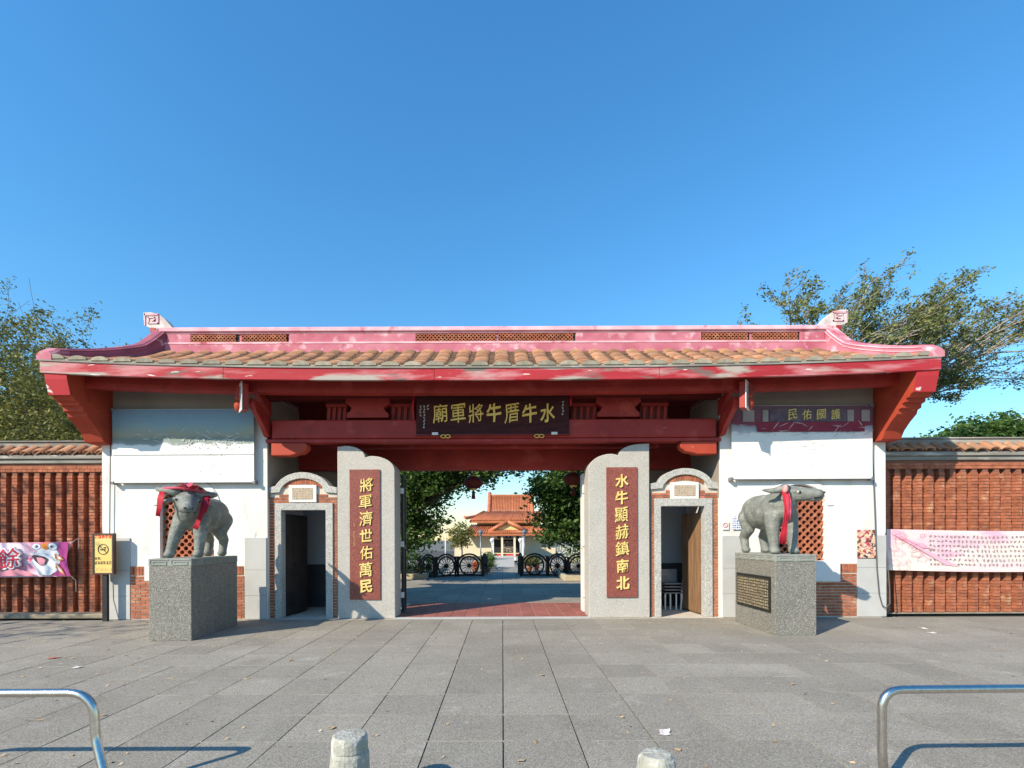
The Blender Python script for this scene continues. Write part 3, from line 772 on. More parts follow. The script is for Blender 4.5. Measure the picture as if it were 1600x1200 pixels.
dl, yd = doorway(X(421, 10.2), X(527, 10.2), X(431, 10.2), X(521, 10.2), X(441, 10.2), X(510, 10.2), Z(785, 10.2), Z(796, 10.2), Z(770, 10.2), Z(737, 10.2),
                 'arched brick side doorway with granite frame and dark opening, nearer the no smoking sign', (X(453, 10.2), X(496, 10.2), Z(784, 10.2), Z(757, 10.2)))
dr, yd = doorway(X(1017, 10.2), X(1124, 10.2), X(1022, 10.2), X(1112, 10.2), X(1032, 10.2), X(1100, 10.2), Z(780, 10.2), Z(792, 10.2), Z(766, 10.2), Z(733, 10.2),
                 'arched brick side doorway with brown timber leaf standing ajar', (X(1047, 10.2), X(1091, 10.2), Z(781, 10.2), Z(755, 10.2)))
def leaf(parent, hx, ang, w, m, s):
    M = Matrix.Translation((hx, 10.38, 0)) @ Matrix.Rotation(R(ang), 4, 'Z')
    lf = obj('door_leaf', MB().box(0, w, -.02, .02, .03, 2.15, M), m, parent)
    n = 3
    for k in range(n):
        obj('plank', MB().box(.01+k*w/n, (k+1)*w/n-.01, -.032, -.021, .06, 2.12, M).box(.01+k*w/n, (k+1)*w/n-.01, .021, .032, .06, 2.12, M), m, lf)
    obj('door_handle', MB().box(w*.35, w*.65, -.06, -.033, 1.06, 1.10, M), BLACKM, lf)
leaf(dr, X(1098, 10.35), 96, .85, WOOD, 1)
leaf(dl, X(444, 10.35), 82, .85, DARKWOOD, -1)
# stuff in the right room: stacked grey stools and a leaning white pole
t = thing('stacked_chairs', (X(1048, 11.4), 11.4, 0), 'stack of pale plastic chairs in shade inside the doorway with timber leaf', 'chairs')
for k in range(4):
    z = .36+k*.07
    obj('seat', MB().box(X(1036, 11.3), X(1064, 11.3), 11.2, 11.55, z, z+.03), GREYM, t, bevel=.01)
for dx in (1037, 1045, 1054, 1062): obj('leg', MB().box(X(dx, 11.3)-.015, X(dx, 11.3)+.015, 11.2, 11.23, 0, .36), WHITEM, t)
obj('backrest', MB().box(X(1036, 11.3), X(1064, 11.3), 11.55, 11.58, .4, .9), GREYM, t, bevel=.01)
tag(obj('white_pole', MB().tube([(X(1062, 11.2), 11.15, .0), (X(1070, 11.2), 11.3, .75), (X(1076, 11.3), 11.6, 1.5)], .022), WHITEM), 'white pole leaning inside the doorway with timber leaf', 'pole')

# ------------------------------------------------------------------ name board over the gate
y = 9.93
bx0, bx1, bz0, bz1 = X(651, y), X(890, y), Z(678, y), Z(612, y)
t = thing('name_board', ((bx0+bx1)/2, y, bz0), 'dark wooden name board with seven gold characters hung over the gate', 'sign')
bd = obj('board', MB().box(bx0, bx1, y, y+.06, bz0, bz1), WOODSIGN, t, bevel=.008)
obj('board_rim', MB().box(bx0-.015, bx1+.015, y-.012, y+.05, bz0-.03, bz0-.001).box(bx0-.015, bx1+.015, y-.012, y+.05, bz1+.001, bz1+.025), REDD, t)
for i, ch in enumerate('廟軍將牛厝牛水'):
    put_glyph(ch, GOLD, bd, X(689+27.9*i, y), y-.006, Z(645.5, y), .30, .37, bold=.004 if ch in '廟厝將軍' else .02, seed=i+30)
def smalltext(cols, parent, mtl, yy):
    mb = MB()
    for (px, p0, p1) in cols:
        k = int((p1-p0)/4.6)
        for q in range(k):
            zc = Z(p0+4.6*q, yy)
            for w in range(3):
                a = X(px, yy)+rnd.uniform(-.016, .016); mb.box(a-.012, a+.012, yy-.012, yy-.007, zc-w*.013, zc-w*.013+.006)
            mb.box(X(px, yy)-.004, X(px, yy)+.004, yy-.012, yy-.0075, zc-.035, zc+.006)
    tag(obj('small_inscription', mb, mtl, parent), kind='stuff')
smalltext([(658, 634, 656), (663.5, 634, 672), (669.5, 633, 646), (880, 628, 652)], bd, WHITEM, y+.0)
for px in (676, 862): obj('hook_plate', MB().box(X(px, y)-.05*0, X(px, y)+.12, y-.03, y-.013, bz0-.02, bz0+.03), WHITEM, t)
for px in (697, 843):
    mb = MB()
    for dx in (-.045, .045): mb.tube([(X(px, y)+dx+.05*math.cos(2*math.pi*i/12), y-.03, bz0-.05+.032*math.sin(2*math.pi*i/12)) for i in range(13)], .009, 5, False)
    obj('metal_knot', mb, GOLD, t)
# red swag cloth on the board top
mb = MB(); n = 24; vs = []
for i in range(n+1):
    u = i/n; x = bx0-.05+(bx1-bx0+.1)*u; sag = .05+.04*abs(math.sin(u*math.pi*2))
    vs += [(x, y-.03, bz1+.06), (x, y-.045, bz1+.0), (x, y-.03, bz1+.02-sag)]
mb.add(vs, [(i*3+k, (i+1)*3+k, (i+1)*3+k+1, i*3+k+1) for i in range(n) for k in (0, 1)], True)
for xx in (bx0-.04, bx1+.05): mb.tube([(xx, y-.03, bz1+.02), (xx-.02, y-.04, bz1-.3), (xx, y-.03, bz1-.62 if xx < 0 else bz1-.05)], [.035, .02, .012], 6)
for xx in (bx1, (bx0+bx1)/2): mb.ball((xx, y-.05, bz1+.0), (.06, .03, .045))
tag(obj('red_swag', mb, RIBBON, None, fix=False), 'red cloth swag draped along the top of the name board', 'cloth')

# ------------------------------------------------------------------ floodlights on red arms at the eaves
def floodlight(px, s, label):
    y0 = 9.95; xb = X(px, 9.6)
    t = thing('floodlight', (xb, 9.6, 4.1), label, 'floodlight', 'floodlights below the eaves')
    arm = [(YW, 3.75), (YW, 4.1), (9.6, 4.42), (9.42, 4.50), (9.42, 4.25), (9.55, 4.18), (9.8, 3.95)]
    obj('red_arm', MB().prism([(YW-.002, 3.68), (YW-.002, 3.98), (9.75, 4.22), (9.40, 4.30), (9.36, 4.2), (9.45, 4.08), (9.80, 3.84), (9.95, 3.68)], xb+s*.06-.05, xb+s*.06+.05, 'x'), RED, t, bevel=.01)
    obj('upper_arm', MB().prism([(YW-.002, 4.1), (YW-.002, 4.4), (9.62, 4.5), (9.5, 4.46)], xb+s*.06-.05, xb+s*.06+.05, 'x'), RED, t, bevel=.01)
    M = Matrix.Translation((xb-s*.06, 9.35, 4.29)) @ Matrix.Rotation(R(-s*52), 4, 'Z')
    bx = obj('lamp_housing', MB().box(-.13, .13, -.06, .05, -.25, .25, M), RED, t, bevel=.01)
    obj('lamp_rim', MB().box(-.145, .145, -.075, -.061, -.265, -.215, M).box(-.145, .145, -.075, -.061, .215, .265, M).box(-.145, -.105, -.075, -.061, -.214, .214, M).box(.105, .145, -.075, -.061, -.214, .214, M), WHITEM, bx)
    obj('lamp_glass', MB().box(-.104, .104, -.069, -.062, -.213, .213, M), mat('lamp glass', (.30, .33, .33), (.62, .64, .6), scale=4, rough=.12), bx)
    xo = xb-s*.20
    obj('hanging_knob', MB().lathe([(.02, -.16), (.06, -.14), (.085, -.06), (.09, .02), (.06, .05), (.05, .07), (.07, .09), (.065, .13)], (xo, 9.42, 4.2), 12), REDO, t)
    obj('knob_hanger', MB().prism([(xo-.05, 4.30), (xo+.05, 4.30), (xo+.08, 4.42), (xo+.04, 4.56), (xo-.04, 4.56), (xo-.02, 4.42)], 9.36, 9.48), RED, t)
floodlight(398, 1, 'floodlight in a white rim on a red arm beside the landscape hoarding')
floodlight(1148, -1, 'floodlight in a white rim on a red arm beside the purple hoarding')

# ------------------------------------------------------------------ printed hoardings on the end walls
y = 10.0
def hoarding(px0, px1, py0, py1, label):
    x0, x1, z1, z0 = X(px0, y), X(px1, y), Z(py0, y), Z(py1, y)
    t = thing('hoarding', ((x0+x1)/2, y, z0), label, 'hoarding')
    obj('rod', MB().tube([(x0-.02, y, z1), (x1+.03, y, z1)], .014), WHITEM, t)
    obj('rod', MB().tube([(x0-.02, y, z0), (x1+.03, y, z0)], .018), GREYM, t)
    for a, b in ((x0, z1), (x1, z1), (x0, z0), (x1, z0)): obj('corner_clip', MB().box(a-.03, a+.03, y-.03, y+.09, b-.035, b+.035), GREYM, t, bevel=.008)
    return t, x0, x1, z0, z1
def ripples(name, m, x0, x1, z0, z1, yy, parent, n=24, k=10, amp=.008):
    mb = MB(); vs = []
    for i in range(n+1):
        for j in range(k+1):
            u, v = i/n, j/k; vs.append((x0+(x1-x0)*u, yy+amp*noise.noise(Vector((u*3, v*2, x0)))*math.sin(math.pi*v), z0+(z1-z0)*v))
    mb.add(vs, [(i*(k+1)+j, (i+1)*(k+1)+j, (i+1)*(k+1)+j+1, i*(k+1)+j+1) for i in range(n) for j in range(k)], True)
    return obj(name, mb, m, parent, fix=False)
def print_mat(name, stops, zlo, zhi, extra=None):
    """flat print: colours stacked by height with ragged borders"""
    m = mat(name, (.7, .7, .7), rough=.55); n, l = m.node_tree.nodes, m.node_tree.links; b = n['Principled BSDF']
    g = n.new('ShaderNodeNewGeometry'); sp = n.new('ShaderNodeSeparateXYZ'); l.new(g.outputs['Position'], sp.inputs[0])
    t = n.new('ShaderNodeTexNoise'); t.inputs['Scale'].default_value = 3.5; t.inputs['Detail'].default_value = 7; l.new(g.outputs['Position'], t.inputs['Vector'])
    mr = n.new('ShaderNodeMapRange'); mr.inputs[1].default_value = zlo; mr.inputs[2].default_value = zhi; l.new(sp.outputs[2], mr.inputs[0])
    ad = n.new('ShaderNodeMath'); ad.operation = 'MULTIPLY_ADD'; ad.inputs[1].default_value = .16; l.new(t.outputs[0], ad.inputs[0]); l.new(mr.outputs[0], ad.inputs[2])
    sb = n.new('ShaderNodeMath'); sb.operation = 'SUBTRACT'; sb.inputs[1].default_value = .08; l.new(ad.outputs[0], sb.inputs[0])
    cr = n.new('ShaderNodeValToRGB'); e = cr.color_ramp.elements
    while len(e) < len(stops): e.new(.5)
    for q, (p, c) in zip(e, stops): q.position = p; q.color = (*c, 1)
    l.new(sb.outputs[0], cr.inputs[0]); l.new(cr.outputs[0], b.inputs['Base Color']); return m
INKG = mat('faint grey print', (.52, .52, .5), (.6, .6, .57), scale=9)
def marks(parent, x0, x1, z0, z1, yy, n, m, lx=(.04, .18), lz=(.004, .009), name='faint_print', ang=.3):
    mb = MB()
    for _ in range(n):
        cx, cz = rnd.uniform(x0, x1), rnd.uniform(z0, z1); a = rnd.uniform(-ang, ang); L = rnd.uniform(*lx)/2; h = rnd.uniform(*lz)/2
        dx, dz = math.cos(a), math.sin(a)
        mb.flat([(cx-dx*L, cz-dz*L), (cx+dz*h, cz-dx*h), (cx+dx*L, cz+dz*L), (cx-dz*h, cz+dx*h)], yy)
    return tag(obj(name, mb, m, parent, fix=False), kind='stuff')
t, x0, x1, z0, z1 = hoarding(177, 398, 638, 752, 'weather bleached hoarding with blue sky landscape print on white wall')
PL = print_mat('landscape print', [(0, (.80, .80, .78)), (.50, (.80, .80, .78)), (.53, (.26, .31, .30)), (.59, (.20, .25, .22)), (.65, (.34, .33, .24)), (.74, (.26, .36, .35)), (.86, (.20, .32, .41)), (1, (.17, .26, .35))], z0, z1)
sh = ripples('print_sheet', PL, x0, x1, z0, z1, y-.018, t)
marks(sh, x0+.6*(x1-x0), x1-.25, z0+.15, z0+.6, y-.032, 70, INKG)
marks(sh, x0+.45*(x1-x0), x1-.2, z0+.66, z0+.86, y-.032, 70, INKG, (.02, .08), (.01, .03), ang=1.5)
obj('seam', MB().box(x0, x1, y-.032, y-.028, Z(709, y), Z(708, y)), INKG, sh)
marks(sh, x0+.15, x1-.1, z0+.78, z0+1.05, y-.034, 26, mat('pale scratch', (.75, .77, .77)), (.1, .32), (.006, .014), 'scratch', ang=.9)
t, x0, x1, z0, z1 = hoarding(1143, 1363, 636, 750, 'bleached hoarding with purple temple interior print and four gold characters on white wall')
PL = print_mat('temple print', [(0, (.80, .79, .74)), (.62, (.78, .77, .72)), (.645, (.42, .46, .50)), (.70, (.30, .33, .38)), (.725, (.20, .05, .085)), (.80, (.22, .045, .075)), (.87, (.17, .07, .10)), (1, (.13, .07, .10))], z0, z1)
sh = ripples('print_sheet', PL, x0, x1, z0, z1, y-.018, t)
marks(sh, x0+.2, x1-.3, z0+.2, z0+.9, y-.032, 90, INKG, (.04, .2))
yy = y-.032
obj('printed_board', MB().flat([(X(1202, y), Z(661, y)), (X(1322, y), Z(661, y)), (X(1322, y), Z(641, y)), (X(1202, y), Z(641, y))], yy), mat('printed board ink', (.10, .075, .10), (.15, .12, .15), scale=6), sh)
for a, b in ((1191, 1200), (1323, 1333), (1160, 1178), (1345, 1358)):
    obj('printed_post', MB().flat([(X(a, y), Z(661, y)), (X(b, y), Z(661, y)), (X(b, y), Z(643, y)), (X(a, y), Z(643, y))], yy-.001), mat('printed post ink', (.36, .33, .31)), sh)
obj('printed_beam', MB().flat([(X(1182, y), Z(677, y)), (X(1350, y), Z(677, y)), (X(1350, y), Z(662, y)), (X(1182, y), Z(662, y))], yy), mat('printed beam ink', (.26, .035, .06)), sh)
for i, ch in enumerate('民佑國護'): put_glyph(ch, GOLDL, sh, X(1237+22.4*i, y), yy-.002, Z(650, y), .18, .20, bold=.002, seed=i+50)
marks(sh, x0+.05, x1-.05, z0+.86, z0+1.12, y-.034, 34, mat('pale scratch two', (.62, .63, .66)), (.1, .34), (.006, .014), 'scratch', ang=1.0)

# small notices and cables on the right wall
yy = YW-.03
tag(obj('no_smoking_sticker', MB().box(X(1128.5, yy), X(1139, yy), yy, yy+.003, Z(829, yy), Z(816, yy)), WHITEM), 'small white no smoking sticker above the grey facing panel', 'notice')
k = bpy.data.objects['no_smoking_sticker']
mb = MB(); cx, cz = X(1133.7, yy), Z(822, yy)
mb.tube([(cx+.045*math.cos(a*math.pi/8), yy-.002, cz+.045*math.sin(a*math.pi/8)) for a in range(17)], .006, 4, False); mb.tube([(cx-.03, yy-.002, cz+.03), (cx+.03, yy-.002, cz-.03)], .005, 4)
obj('red_symbol', mb, RIBBON, k)
tag(obj('blue_notice', MB().box(X(1145, yy), X(1172, yy), yy, yy+.003, Z(829, yy), Z(808, yy)), glyph_mat('blue notice print', (.72, .76, .8), (.06, .12, .35), (.05, .045), x0=0, z0=0, noise_scale=50, th=.46)), 'pale notice with blue print on wall behind the buffalo rump', 'notice')
yy = YW-.045
tag(obj('wall_poster', MB().box(X(1340, yy), X(1368.5, yy), yy, yy+.012, Z(874, yy), Z(830, yy)), mat('colourful poster print', (.62, .42, .30), (.40, .05, .08), scale=14, rough=.4, lo=.45, hi=.55, stains=(((.75, .6, .3), 16, .56, .6), ((.08, .04, .03), 9, .60, .64), ((.75, .66, .6), 22, .6, .64)))), 'small colourful poster fixed to the grey facing panel', 'poster')
yc = YW-.05
cab = [(X(1361, yc), yc-.08, Z(640, yc)), (X(1363, yc), yc, Z(700, yc)), (X(1365, yc), yc, Z(745, yc)), (X(1367, yc), yc, Z(800, yc)), (X(1370, yc), yc, Z(890, yc)), (X(1372, yc), yc-.02, Z(930, yc)), (X(1376, yc), yc-.03, Z(947, yc)), (X(1382, yc), yc-.03, Z(952, yc)), (X(1389, yc), yc-.02, Z(945, yc)), (X(1390, yc), yc, Z(925, yc)), (X(1388, yc), yc+.02, Z(880, yc)), (X(1386, yc), yc+.04, Z(835, yc))]
tag(obj('wall_cable', MB().tube(cab, .011, 6), CABLE), 'grey cable running down the white wall to a loop on the facing panel', 'cable')
tag(obj('wall_conduit', MB().tube([(X(176, yc), yc, Z(640, yc)), (X(173, yc), yc, Z(700, yc)), (X(171.5, yc), yc, Z(830, yc)), (X(170, yc), yc-.04, Z(930, yc)), (X(161, 9.86), 9.92, .04)], .009, 6), CABLE), 'thin grey cable down the white wall beside the no smoking sign', 'cable')

# ------------------------------------------------------------------ brick boundary walls
def boundary(name, xa, xb, s, label, keepn=300):
    yb = 10.64; p = .235; zc0, zt = (.10 if s < 0 else .03), 3.06; ch = .066
    t = thing('boundary_wall', ((xa+xb)/2, yb+.1, 0), label, 'wall')
    body = obj('wall_core', MB().box(xa, xb, yb+.0, yb+.3, 0, 3.3), MORTAR, t)
    n = int((xb-xa)/p); rows = int((zt-zc0)/ch); fw = .056; off0 = .09
    zig = [(xa, yb+.05), (xa, yb)]
    for i in range(n):
        c = xa+off0+i*p; zig += [(c-fw+.006, yb), (c-fw+.006, yb-.105), (c+fw-.006, yb-.105), (c+fw-.006, yb)]
    zig += [(xb, yb), (xb, yb+.05)]
    obj('mortar_core', MB().prism([(a_, b_-.001) for a_, b_ in zig], zc0, zt, 'z'), MORTAR2, t)
    me = MB().box(-fw, fw, -.118, .0, 0, ch-.012).mesh('brick'); fixn(me); me.materials.append(BRICK)
    me2 = MB().box(-(p/2-fw)+.002, (p/2-fw)-.002, -.012, .0, 0, ch-.012)
    cells = [(i, r) for i in range(n) for r in range(rows)]
    def key(c):
        x = xa+off0+c[0]*p; return abs(x-GX)*3+abs(c[1]-rows/2)*.02
    cells.sort(key=key); mass = MB()
    for q, c in enumerate(cells):
        x = xa+off0+c[0]*p+rnd.uniform(-.003, .003); z = zc0+c[1]*ch; yo = yb+rnd.uniform(-.006, .005)
        if q < keepn:
            o = bpy.data.objects.new('brick', me); COL.objects.link(o); o.parent = body
            o.location = (x, yo, z); o.rotation_euler = (0, 0, rnd.uniform(-.03, .03))
        else: mass.box(-fw, fw, -.118, .0, 0, ch-.012, Matrix.Translation((x, yo, z)) @ Matrix.Rotation(rnd.uniform(-.03, .03), 4, 'Z'))
        mass.box(x+fw+.006, x+p-fw-.006, yb-.014, yb+.01, z, z+ch-.012)
    tag(obj('brick', mass, BRICKS, body, fix=False), kind='stuff')
    # header band, mouldings, tile coping
    x = xa
    bd = obj('brick_band', MB().box(xa, xb, yb-.113, yb+.25, zt+.003, zt+.18), MORTAR2, t)
    while x < xb-.02:
        block('brick', bcube, bd, x+.004, min(x+.112, xb)-.004, yb-.128, yb-.10, zt+.008, zt+.064)
        x += .112
    x = xa-.05
    while x < xb-.02:
        block('brick', bcube, bd, max(x, xa)+.004, min(x+.23, xb)-.004, yb-.127, yb-.10, zt+.072, zt+.128); x += .23
    obj('cornice', MB().box(xa, xb, yb-.16, yb+.3, zt+.185, zt+.26).box(xa, xb, yb-.20, yb+.33, zt+.275, zt+.36).box(xa, xb, yb-.14, yb+.28, zt+.24, zt+.29), GREYW, t, bevel=.012)
    obj('kerb', MB().box(xa, xb, yb-(.42 if s < 0 else .2), yb-.0, 0, .095 if s < 0 else .02), mat('dusty kerb', (.33, .28, .20), (.24, .20, .145), scale=4, rough=.95, bump=.4, bscale=20), t, bevel=.02)
    cz = zt+.36
    obj('coping_bed', MB().prism([(yb-.2, cz+.003), (yb+.1, cz+.21), (yb+.36, cz+.003)], xa, xb, 'x'), TILES, t)
    tm = tile_mesh(.40, .105, .095, .07)
    x = xa+.12
    while x < xb:
        for sgn in (1, -1):
            o = bpy.data.objects.new('coping_tile', tm); COL.objects.link(o); o.parent = t; o.matrix_parent_inverse = Matrix.Translation(-Vector(t.location))
            o.location = (x+rnd.uniform(-.02, .02), yb-.24 if sgn > 0 else yb+.42, cz+.01+rnd.uniform(0, .015))
            o.rotation_euler = (R(33), rnd.uniform(-.06, .06), (0 if sgn > 0 else math.pi)+rnd.uniform(-.07, .07)); o.scale = (rnd.uniform(.9, 1.1), 1, rnd.uniform(.9, 1.1))
        x += .265
    obj('coping_ridge', MB().box(xa, xb, yb+.0, yb+.19, cz+.2, cz+.30).box(xa, xb, yb-.03, yb+.22, cz+.302, cz+.335), GREYW, t, bevel=.012)
    return t
boundary('l', -17.02, WL0-.02, -1, 'ribbed brick boundary wall in dappled shade beside the no smoking sign')
boundary('r', WR1+.02, WR1+.02+9.12, 1, 'sunlit ribbed brick boundary wall beside the small poster')

# ------------------------------------------------------------------ banners
def banner(x0, x1, z0, z1, yy, m, name, label, curve=0.0):
    n, k = 40, 8; mb = MB(); vs = []
    for i in range(n+1):
        u = i/n
        for j in range(k+1):
            v = j/k; xx = x0+(x1-x0)*u
            if curve > 0 and u > .9: xx -= curve*math.sin(math.pi*v)*(u-.9)/.1
            sag = -.05*math.sin(math.pi*u)*(1 if curve <= 0 else .3)
            vs.append((xx, yy+.010*math.sin(u*17+v*2)+.006*noise.noise(Vector((u*9, v*3, 1))), z0+(z1-z0)*v+sag))
    mb.add(vs, [(i*(k+1)+j, (i+1)*(k+1)+j, (i+1)*(k+1)+j+1, i*(k+1)+j+1) for i in range(n) for j in range(k)], True)
    t = thing(name, ((x0+x1)/2, yy, z0), label, 'banner')
    c = obj('cloth', mb, m, t, fix=False); return t, c
yy = 10.36
bm_ = mat('pink swirled banner', (.72, .30, .42), (.80, .62, .68), scale=2.2, rough=.5, stretch=(.6, 1, 1.6), lo=.42, hi=.6, stains=(((.62, .10, .22), 2.6, .60, .66), ((.60, .64, .74), 3.2, .60, .7)))
bx0, bx1, bz0, bz1 = X(-190, yy), X(112, yy), Z(898, yy), Z(844, yy)
t, c = banner(bx0, bx1, bz0, bz1, yy, bm_, 'festival_banner', 'pink festival banner with white lion dance head tied to brick wall', .09)
yf = yy-.028
def ink(name, col): return mat(name, col, col, rough=.5)
IW, IO, IN_, IP, IG, IRD, IMG = ink('ink white', (.80, .80, .82)), ink('ink orange', (.66, .22, .04)), ink('ink black', (.03, .03, .04)), ink('ink pink', (.66, .25, .32)), ink('ink grey blue', (.30, .36, .46)), ink('ink red', (.58, .03, .06)), ink('ink magenta', (.50, .06, .26))
LAY = [0]
def lay(pts, m, nm='printed_shape'):
    LAY[0] += 1; return obj(nm, MB().flat([(X(a, yf), Z(b, yf)) for a, b in pts], yf-.0012*LAY[0]), m, c, fix=False)
lay([(92, 844.5), (107, 844.5), (106, 855), (104, 870), (106, 885), (110, 897), (84, 897), (88, 880), (90, 860)], IMG)
lay([(58, 860), (75, 852), (92, 862), (94, 875), (88, 890), (78, 896), (62, 896), (55, 885), (48, 876)], IW)
lay([(55, 857), (64, 849), (76, 848), (86, 852), (92, 862), (84, 860), (72, 858), (62, 861)], IW)
lay([(64, 848), (70, 845), (78, 846), (80, 853), (72, 857), (65, 854)], IO)
lay(ell(57, 851.5, 7.5, 5.5, 18), IG); lay(ell(57, 851.5, 6, 4.2, 18), IW); lay(ell(57.5, 851, 3.4, 3, 14), IG); lay(ell(58, 851, 1.6, 1.6, 10), IN_)
lay(ell(83, 851, 8, 6, 18, .3), IG); lay(ell(83, 851, 6.6, 4.8, 18, .3), IW); lay(ell(82, 851.5, 3.6, 3.2, 14), IG); lay(ell(81.5, 851.5, 1.7, 1.7, 10), IN_)
lay([(50, 866), (56, 863), (62, 866), (70, 867), (76, 871), (72, 879), (64, 881), (56, 874)], IN_)
lay([(58, 868), (66, 868.5), (72, 872), (70, 879), (65, 881), (60, 875)], IP)
lay([(47, 862), (56, 860), (68, 862), (80, 866), (86, 874), (78, 870), (66, 865.5), (54, 864)], IW)
lay([(86, 862), (96, 866), (101, 872), (94, 874), (87, 870)], IO); lay([(89, 864), (95, 868), (98, 871), (92, 871)], IW)
lay([(88, 876), (94, 882), (98, 886), (103, 896), (96, 893), (88, 884)], IO); lay([(89, 878), (94, 884), (100, 893), (93, 888)], IW)
lay([(0, 881), (30, 886), (50, 892), (60, 897), (0, 897)], IP)
LAY[0] += 2
for ch_, cx_ in (('餘', 17), ('有', -22)):
    for k in range(8): put_glyph(ch_, IW, c, X(cx_, yf)+.026*math.cos(k*math.pi/4), yf-.022-.0008*k, Z(870, yf)+.026*math.sin(k*math.pi/4), .44, .42, bold=.012, seed=77, name='character_outline')
    put_glyph(ch_, IRD, c, X(cx_, yf), yf-.034, Z(870, yf), .44, .42, bold=.008, seed=77, name='printed_character')
marks(c, X(-8, yf), X(12, yf), Z(896, yf), Z(890, yf), yf-.02, 40, IN_, (.015, .04), (.008, .016), 'small_print', 1.5)
for (a, b) in (((110, 847), (122, 838)), ((110, 897), (118, 904))):
    obj('tie_cord', MB().tube([(X(a[0], yy), yy, Z(a[1], yy)), (X(b[0], 10.5), 10.5, Z(b[1], 10.5)), (X(b[0]+.5, 10.5), 10.5, Z(b[1]+18, 10.5))], .007, 5), WHITEM, t)
yy = 10.40
bx0, bx1, bz0, bz1 = X(1386, yy), X(1790, yy), Z(893, yy), Z(829, yy)
bm2 = mat('pink and cream banner', (.80, .69, .61), (.77, .49, .56), scale=.9, rough=.5, stretch=(.7, 1, 1.4), lo=.45, hi=.62, stains=(((.76, .42, .52), 1.6, .60, .68),))
t, c = banner(bx0, bx1, bz0, bz1, yy, bm2, 'donor_banner', 'long pink and cream banner with rows of small print across sunlit brick wall', 0)
rows = MB(); INKB = mat('faded grey ink', (.30, .25, .24), (.42, .36, .34), scale=20)
for r in range(7):
    x = X(1452, yy)+rnd.uniform(0, .02)
    while x < X(1640, yy):
        zc = Z(838.5+7.2*r, yy)-.05*math.sin(math.pi*(x-bx0)/(bx1-bx0)); w = .078
        for q in range(4):          # unreadable small character: four crossing strokes
            a = rnd.uniform(0, 6.28); L = rnd.uniform(.018, .036); cx, cz = x+rnd.uniform(-.015, .015), zc+rnd.uniform(-.014, .014); dx, dz = math.cos(a)*L, math.sin(a)*L*.8; hx, hz = -math.sin(a)*.0042, math.cos(a)*.0042
            rows.flat([(cx-dx-hx, cz-dz-hz), (cx+dx-hx, cz+dz-hz), (cx+dx+hx, cz+dz+hz), (cx-dx+hx, cz-dz+hz)], yy-.022)
        x += w+rnd.uniform(0, .012)*(1 if rnd.random() < .9 else 6)
tag(obj('small_print', rows, INKB, c, fix=False), kind='stuff')
fl = MB()
for _ in range(16):
    cx, cz = X(rnd.uniform(1392, 1442), yy), Z(rnd.uniform(838, 888), yy); r = rnd.uniform(.05, .12)
    fl.tube([(cx+r*(1+.25*math.cos(5*a))*math.cos(a), yy-.026, cz+r*.6*(1+.25*math.cos(5*a))*math.sin(a)) for a in (i*2*math.pi/20 for i in range(21))], .0028, 3, False)
tag(obj('flower_outline', fl, IP, c, fix=False), kind='stuff')
for (a, b, d, e) in ((1390, 834, 1475, 885), (1400, 838, 1440, 858)):
    obj('printed_streak', MB().flat([(X(a, yy), Z(b, yy)), (X(d, yy), Z(e, yy)), (X(d+22, yy), Z(e+3, yy)), (X(a+3, yy), Z(b+1, yy))], yy-.024), ink('ink rose', (.74, .40, .50)), c, fix=False)

# ------------------------------------------------------------------ no smoking sign on a post
y = 9.86
t = thing('no_smoking_sign', (X(162, y), y, 0), 'yellow no smoking sign in brown frame on a black post', 'sign')
obj('post', MB().box(X(158.5, y), X(166, y), y+.01, y+.07, 0, Z(893, y)), BLACKM, t)
sx0, sx1, sz0, sz1 = X(145, y), X(178, y), Z(895, y), Z(831, y)
FRB = mat('brown sign frame', (.10, .055, .04), (.07, .04, .03), scale=6, rough=.5)
pb = obj('sign_panel', MB().box(sx0+.03, sx1-.03, y-.004, y+.05, sz0+.03, sz1-.03), mat('yellow sign face', (.72, .50, .13), (.74, .56, .22), scale=2, rough=.35), t)
obj('sign_frame', MB().box(sx0, sx1, y-.02, y+.06, sz0, sz0+.029).box(sx0, sx1, y-.02, y+.06, sz1-.029, sz1).box(sx0, sx0+.029, y-.02, y+.06, sz0+.0295, sz1-.0295).box(sx1-.029, sx1, y-.02, y+.06, sz0+.0295, sz1-.0295), FRB, t)
cx = (sx0+sx1)/2; cz = Z(856, y)
obj('symbol_ring', MB().tube([(cx+.1*math.cos(i*math.pi/12), y-.006, cz+.1*math.sin(i*math.pi/12)) for i in range(25)], .008, 4, False).tube([(cx-.07, y-.006, cz+.07), (cx+.07, y-.006, cz-.07)], .007, 4).box(cx-.06, cx+.05, y-.008, y-.0045, cz-.018, cz+.004).box(cx+.01, cx+.06, y-.008, y-.0045, cz+.02, cz+.045), BLACKM, pb)
obj('red_heading', MB().box(sx0+.035, sx1-.035, y-.0065, y-.0045, sz1-.10, sz1-.035), glyph_mat('red heading print', (.72, .42, .12), (.60, .06, .03), (.072, .2), x0=sx0+.035, z0=sz1-.17, noise_scale=38, th=.42), pb)
obj('black_print', MB().box(sx0+.045, sx1-.045, y-.0065, y-.0045, sz0+.20, sz0+.26), glyph_mat('black sign print', (.72, .52, .15), (.05, .04, .03), (.055, .3), x0=sx0+.04, z0=sz0+.08, noise_scale=55, th=.44), pb)
obj('black_print', MB().box(sx0+.045, sx0+.16, y-.0065, y-.0045, sz0+.29, sz0+.34), glyph_mat('black sign print two', (.72, .52, .15), (.05, .04, .03), (.055, .3), x0=sx0+.04, z0=sz0+.16, noise_scale=55, th=.44), pb)
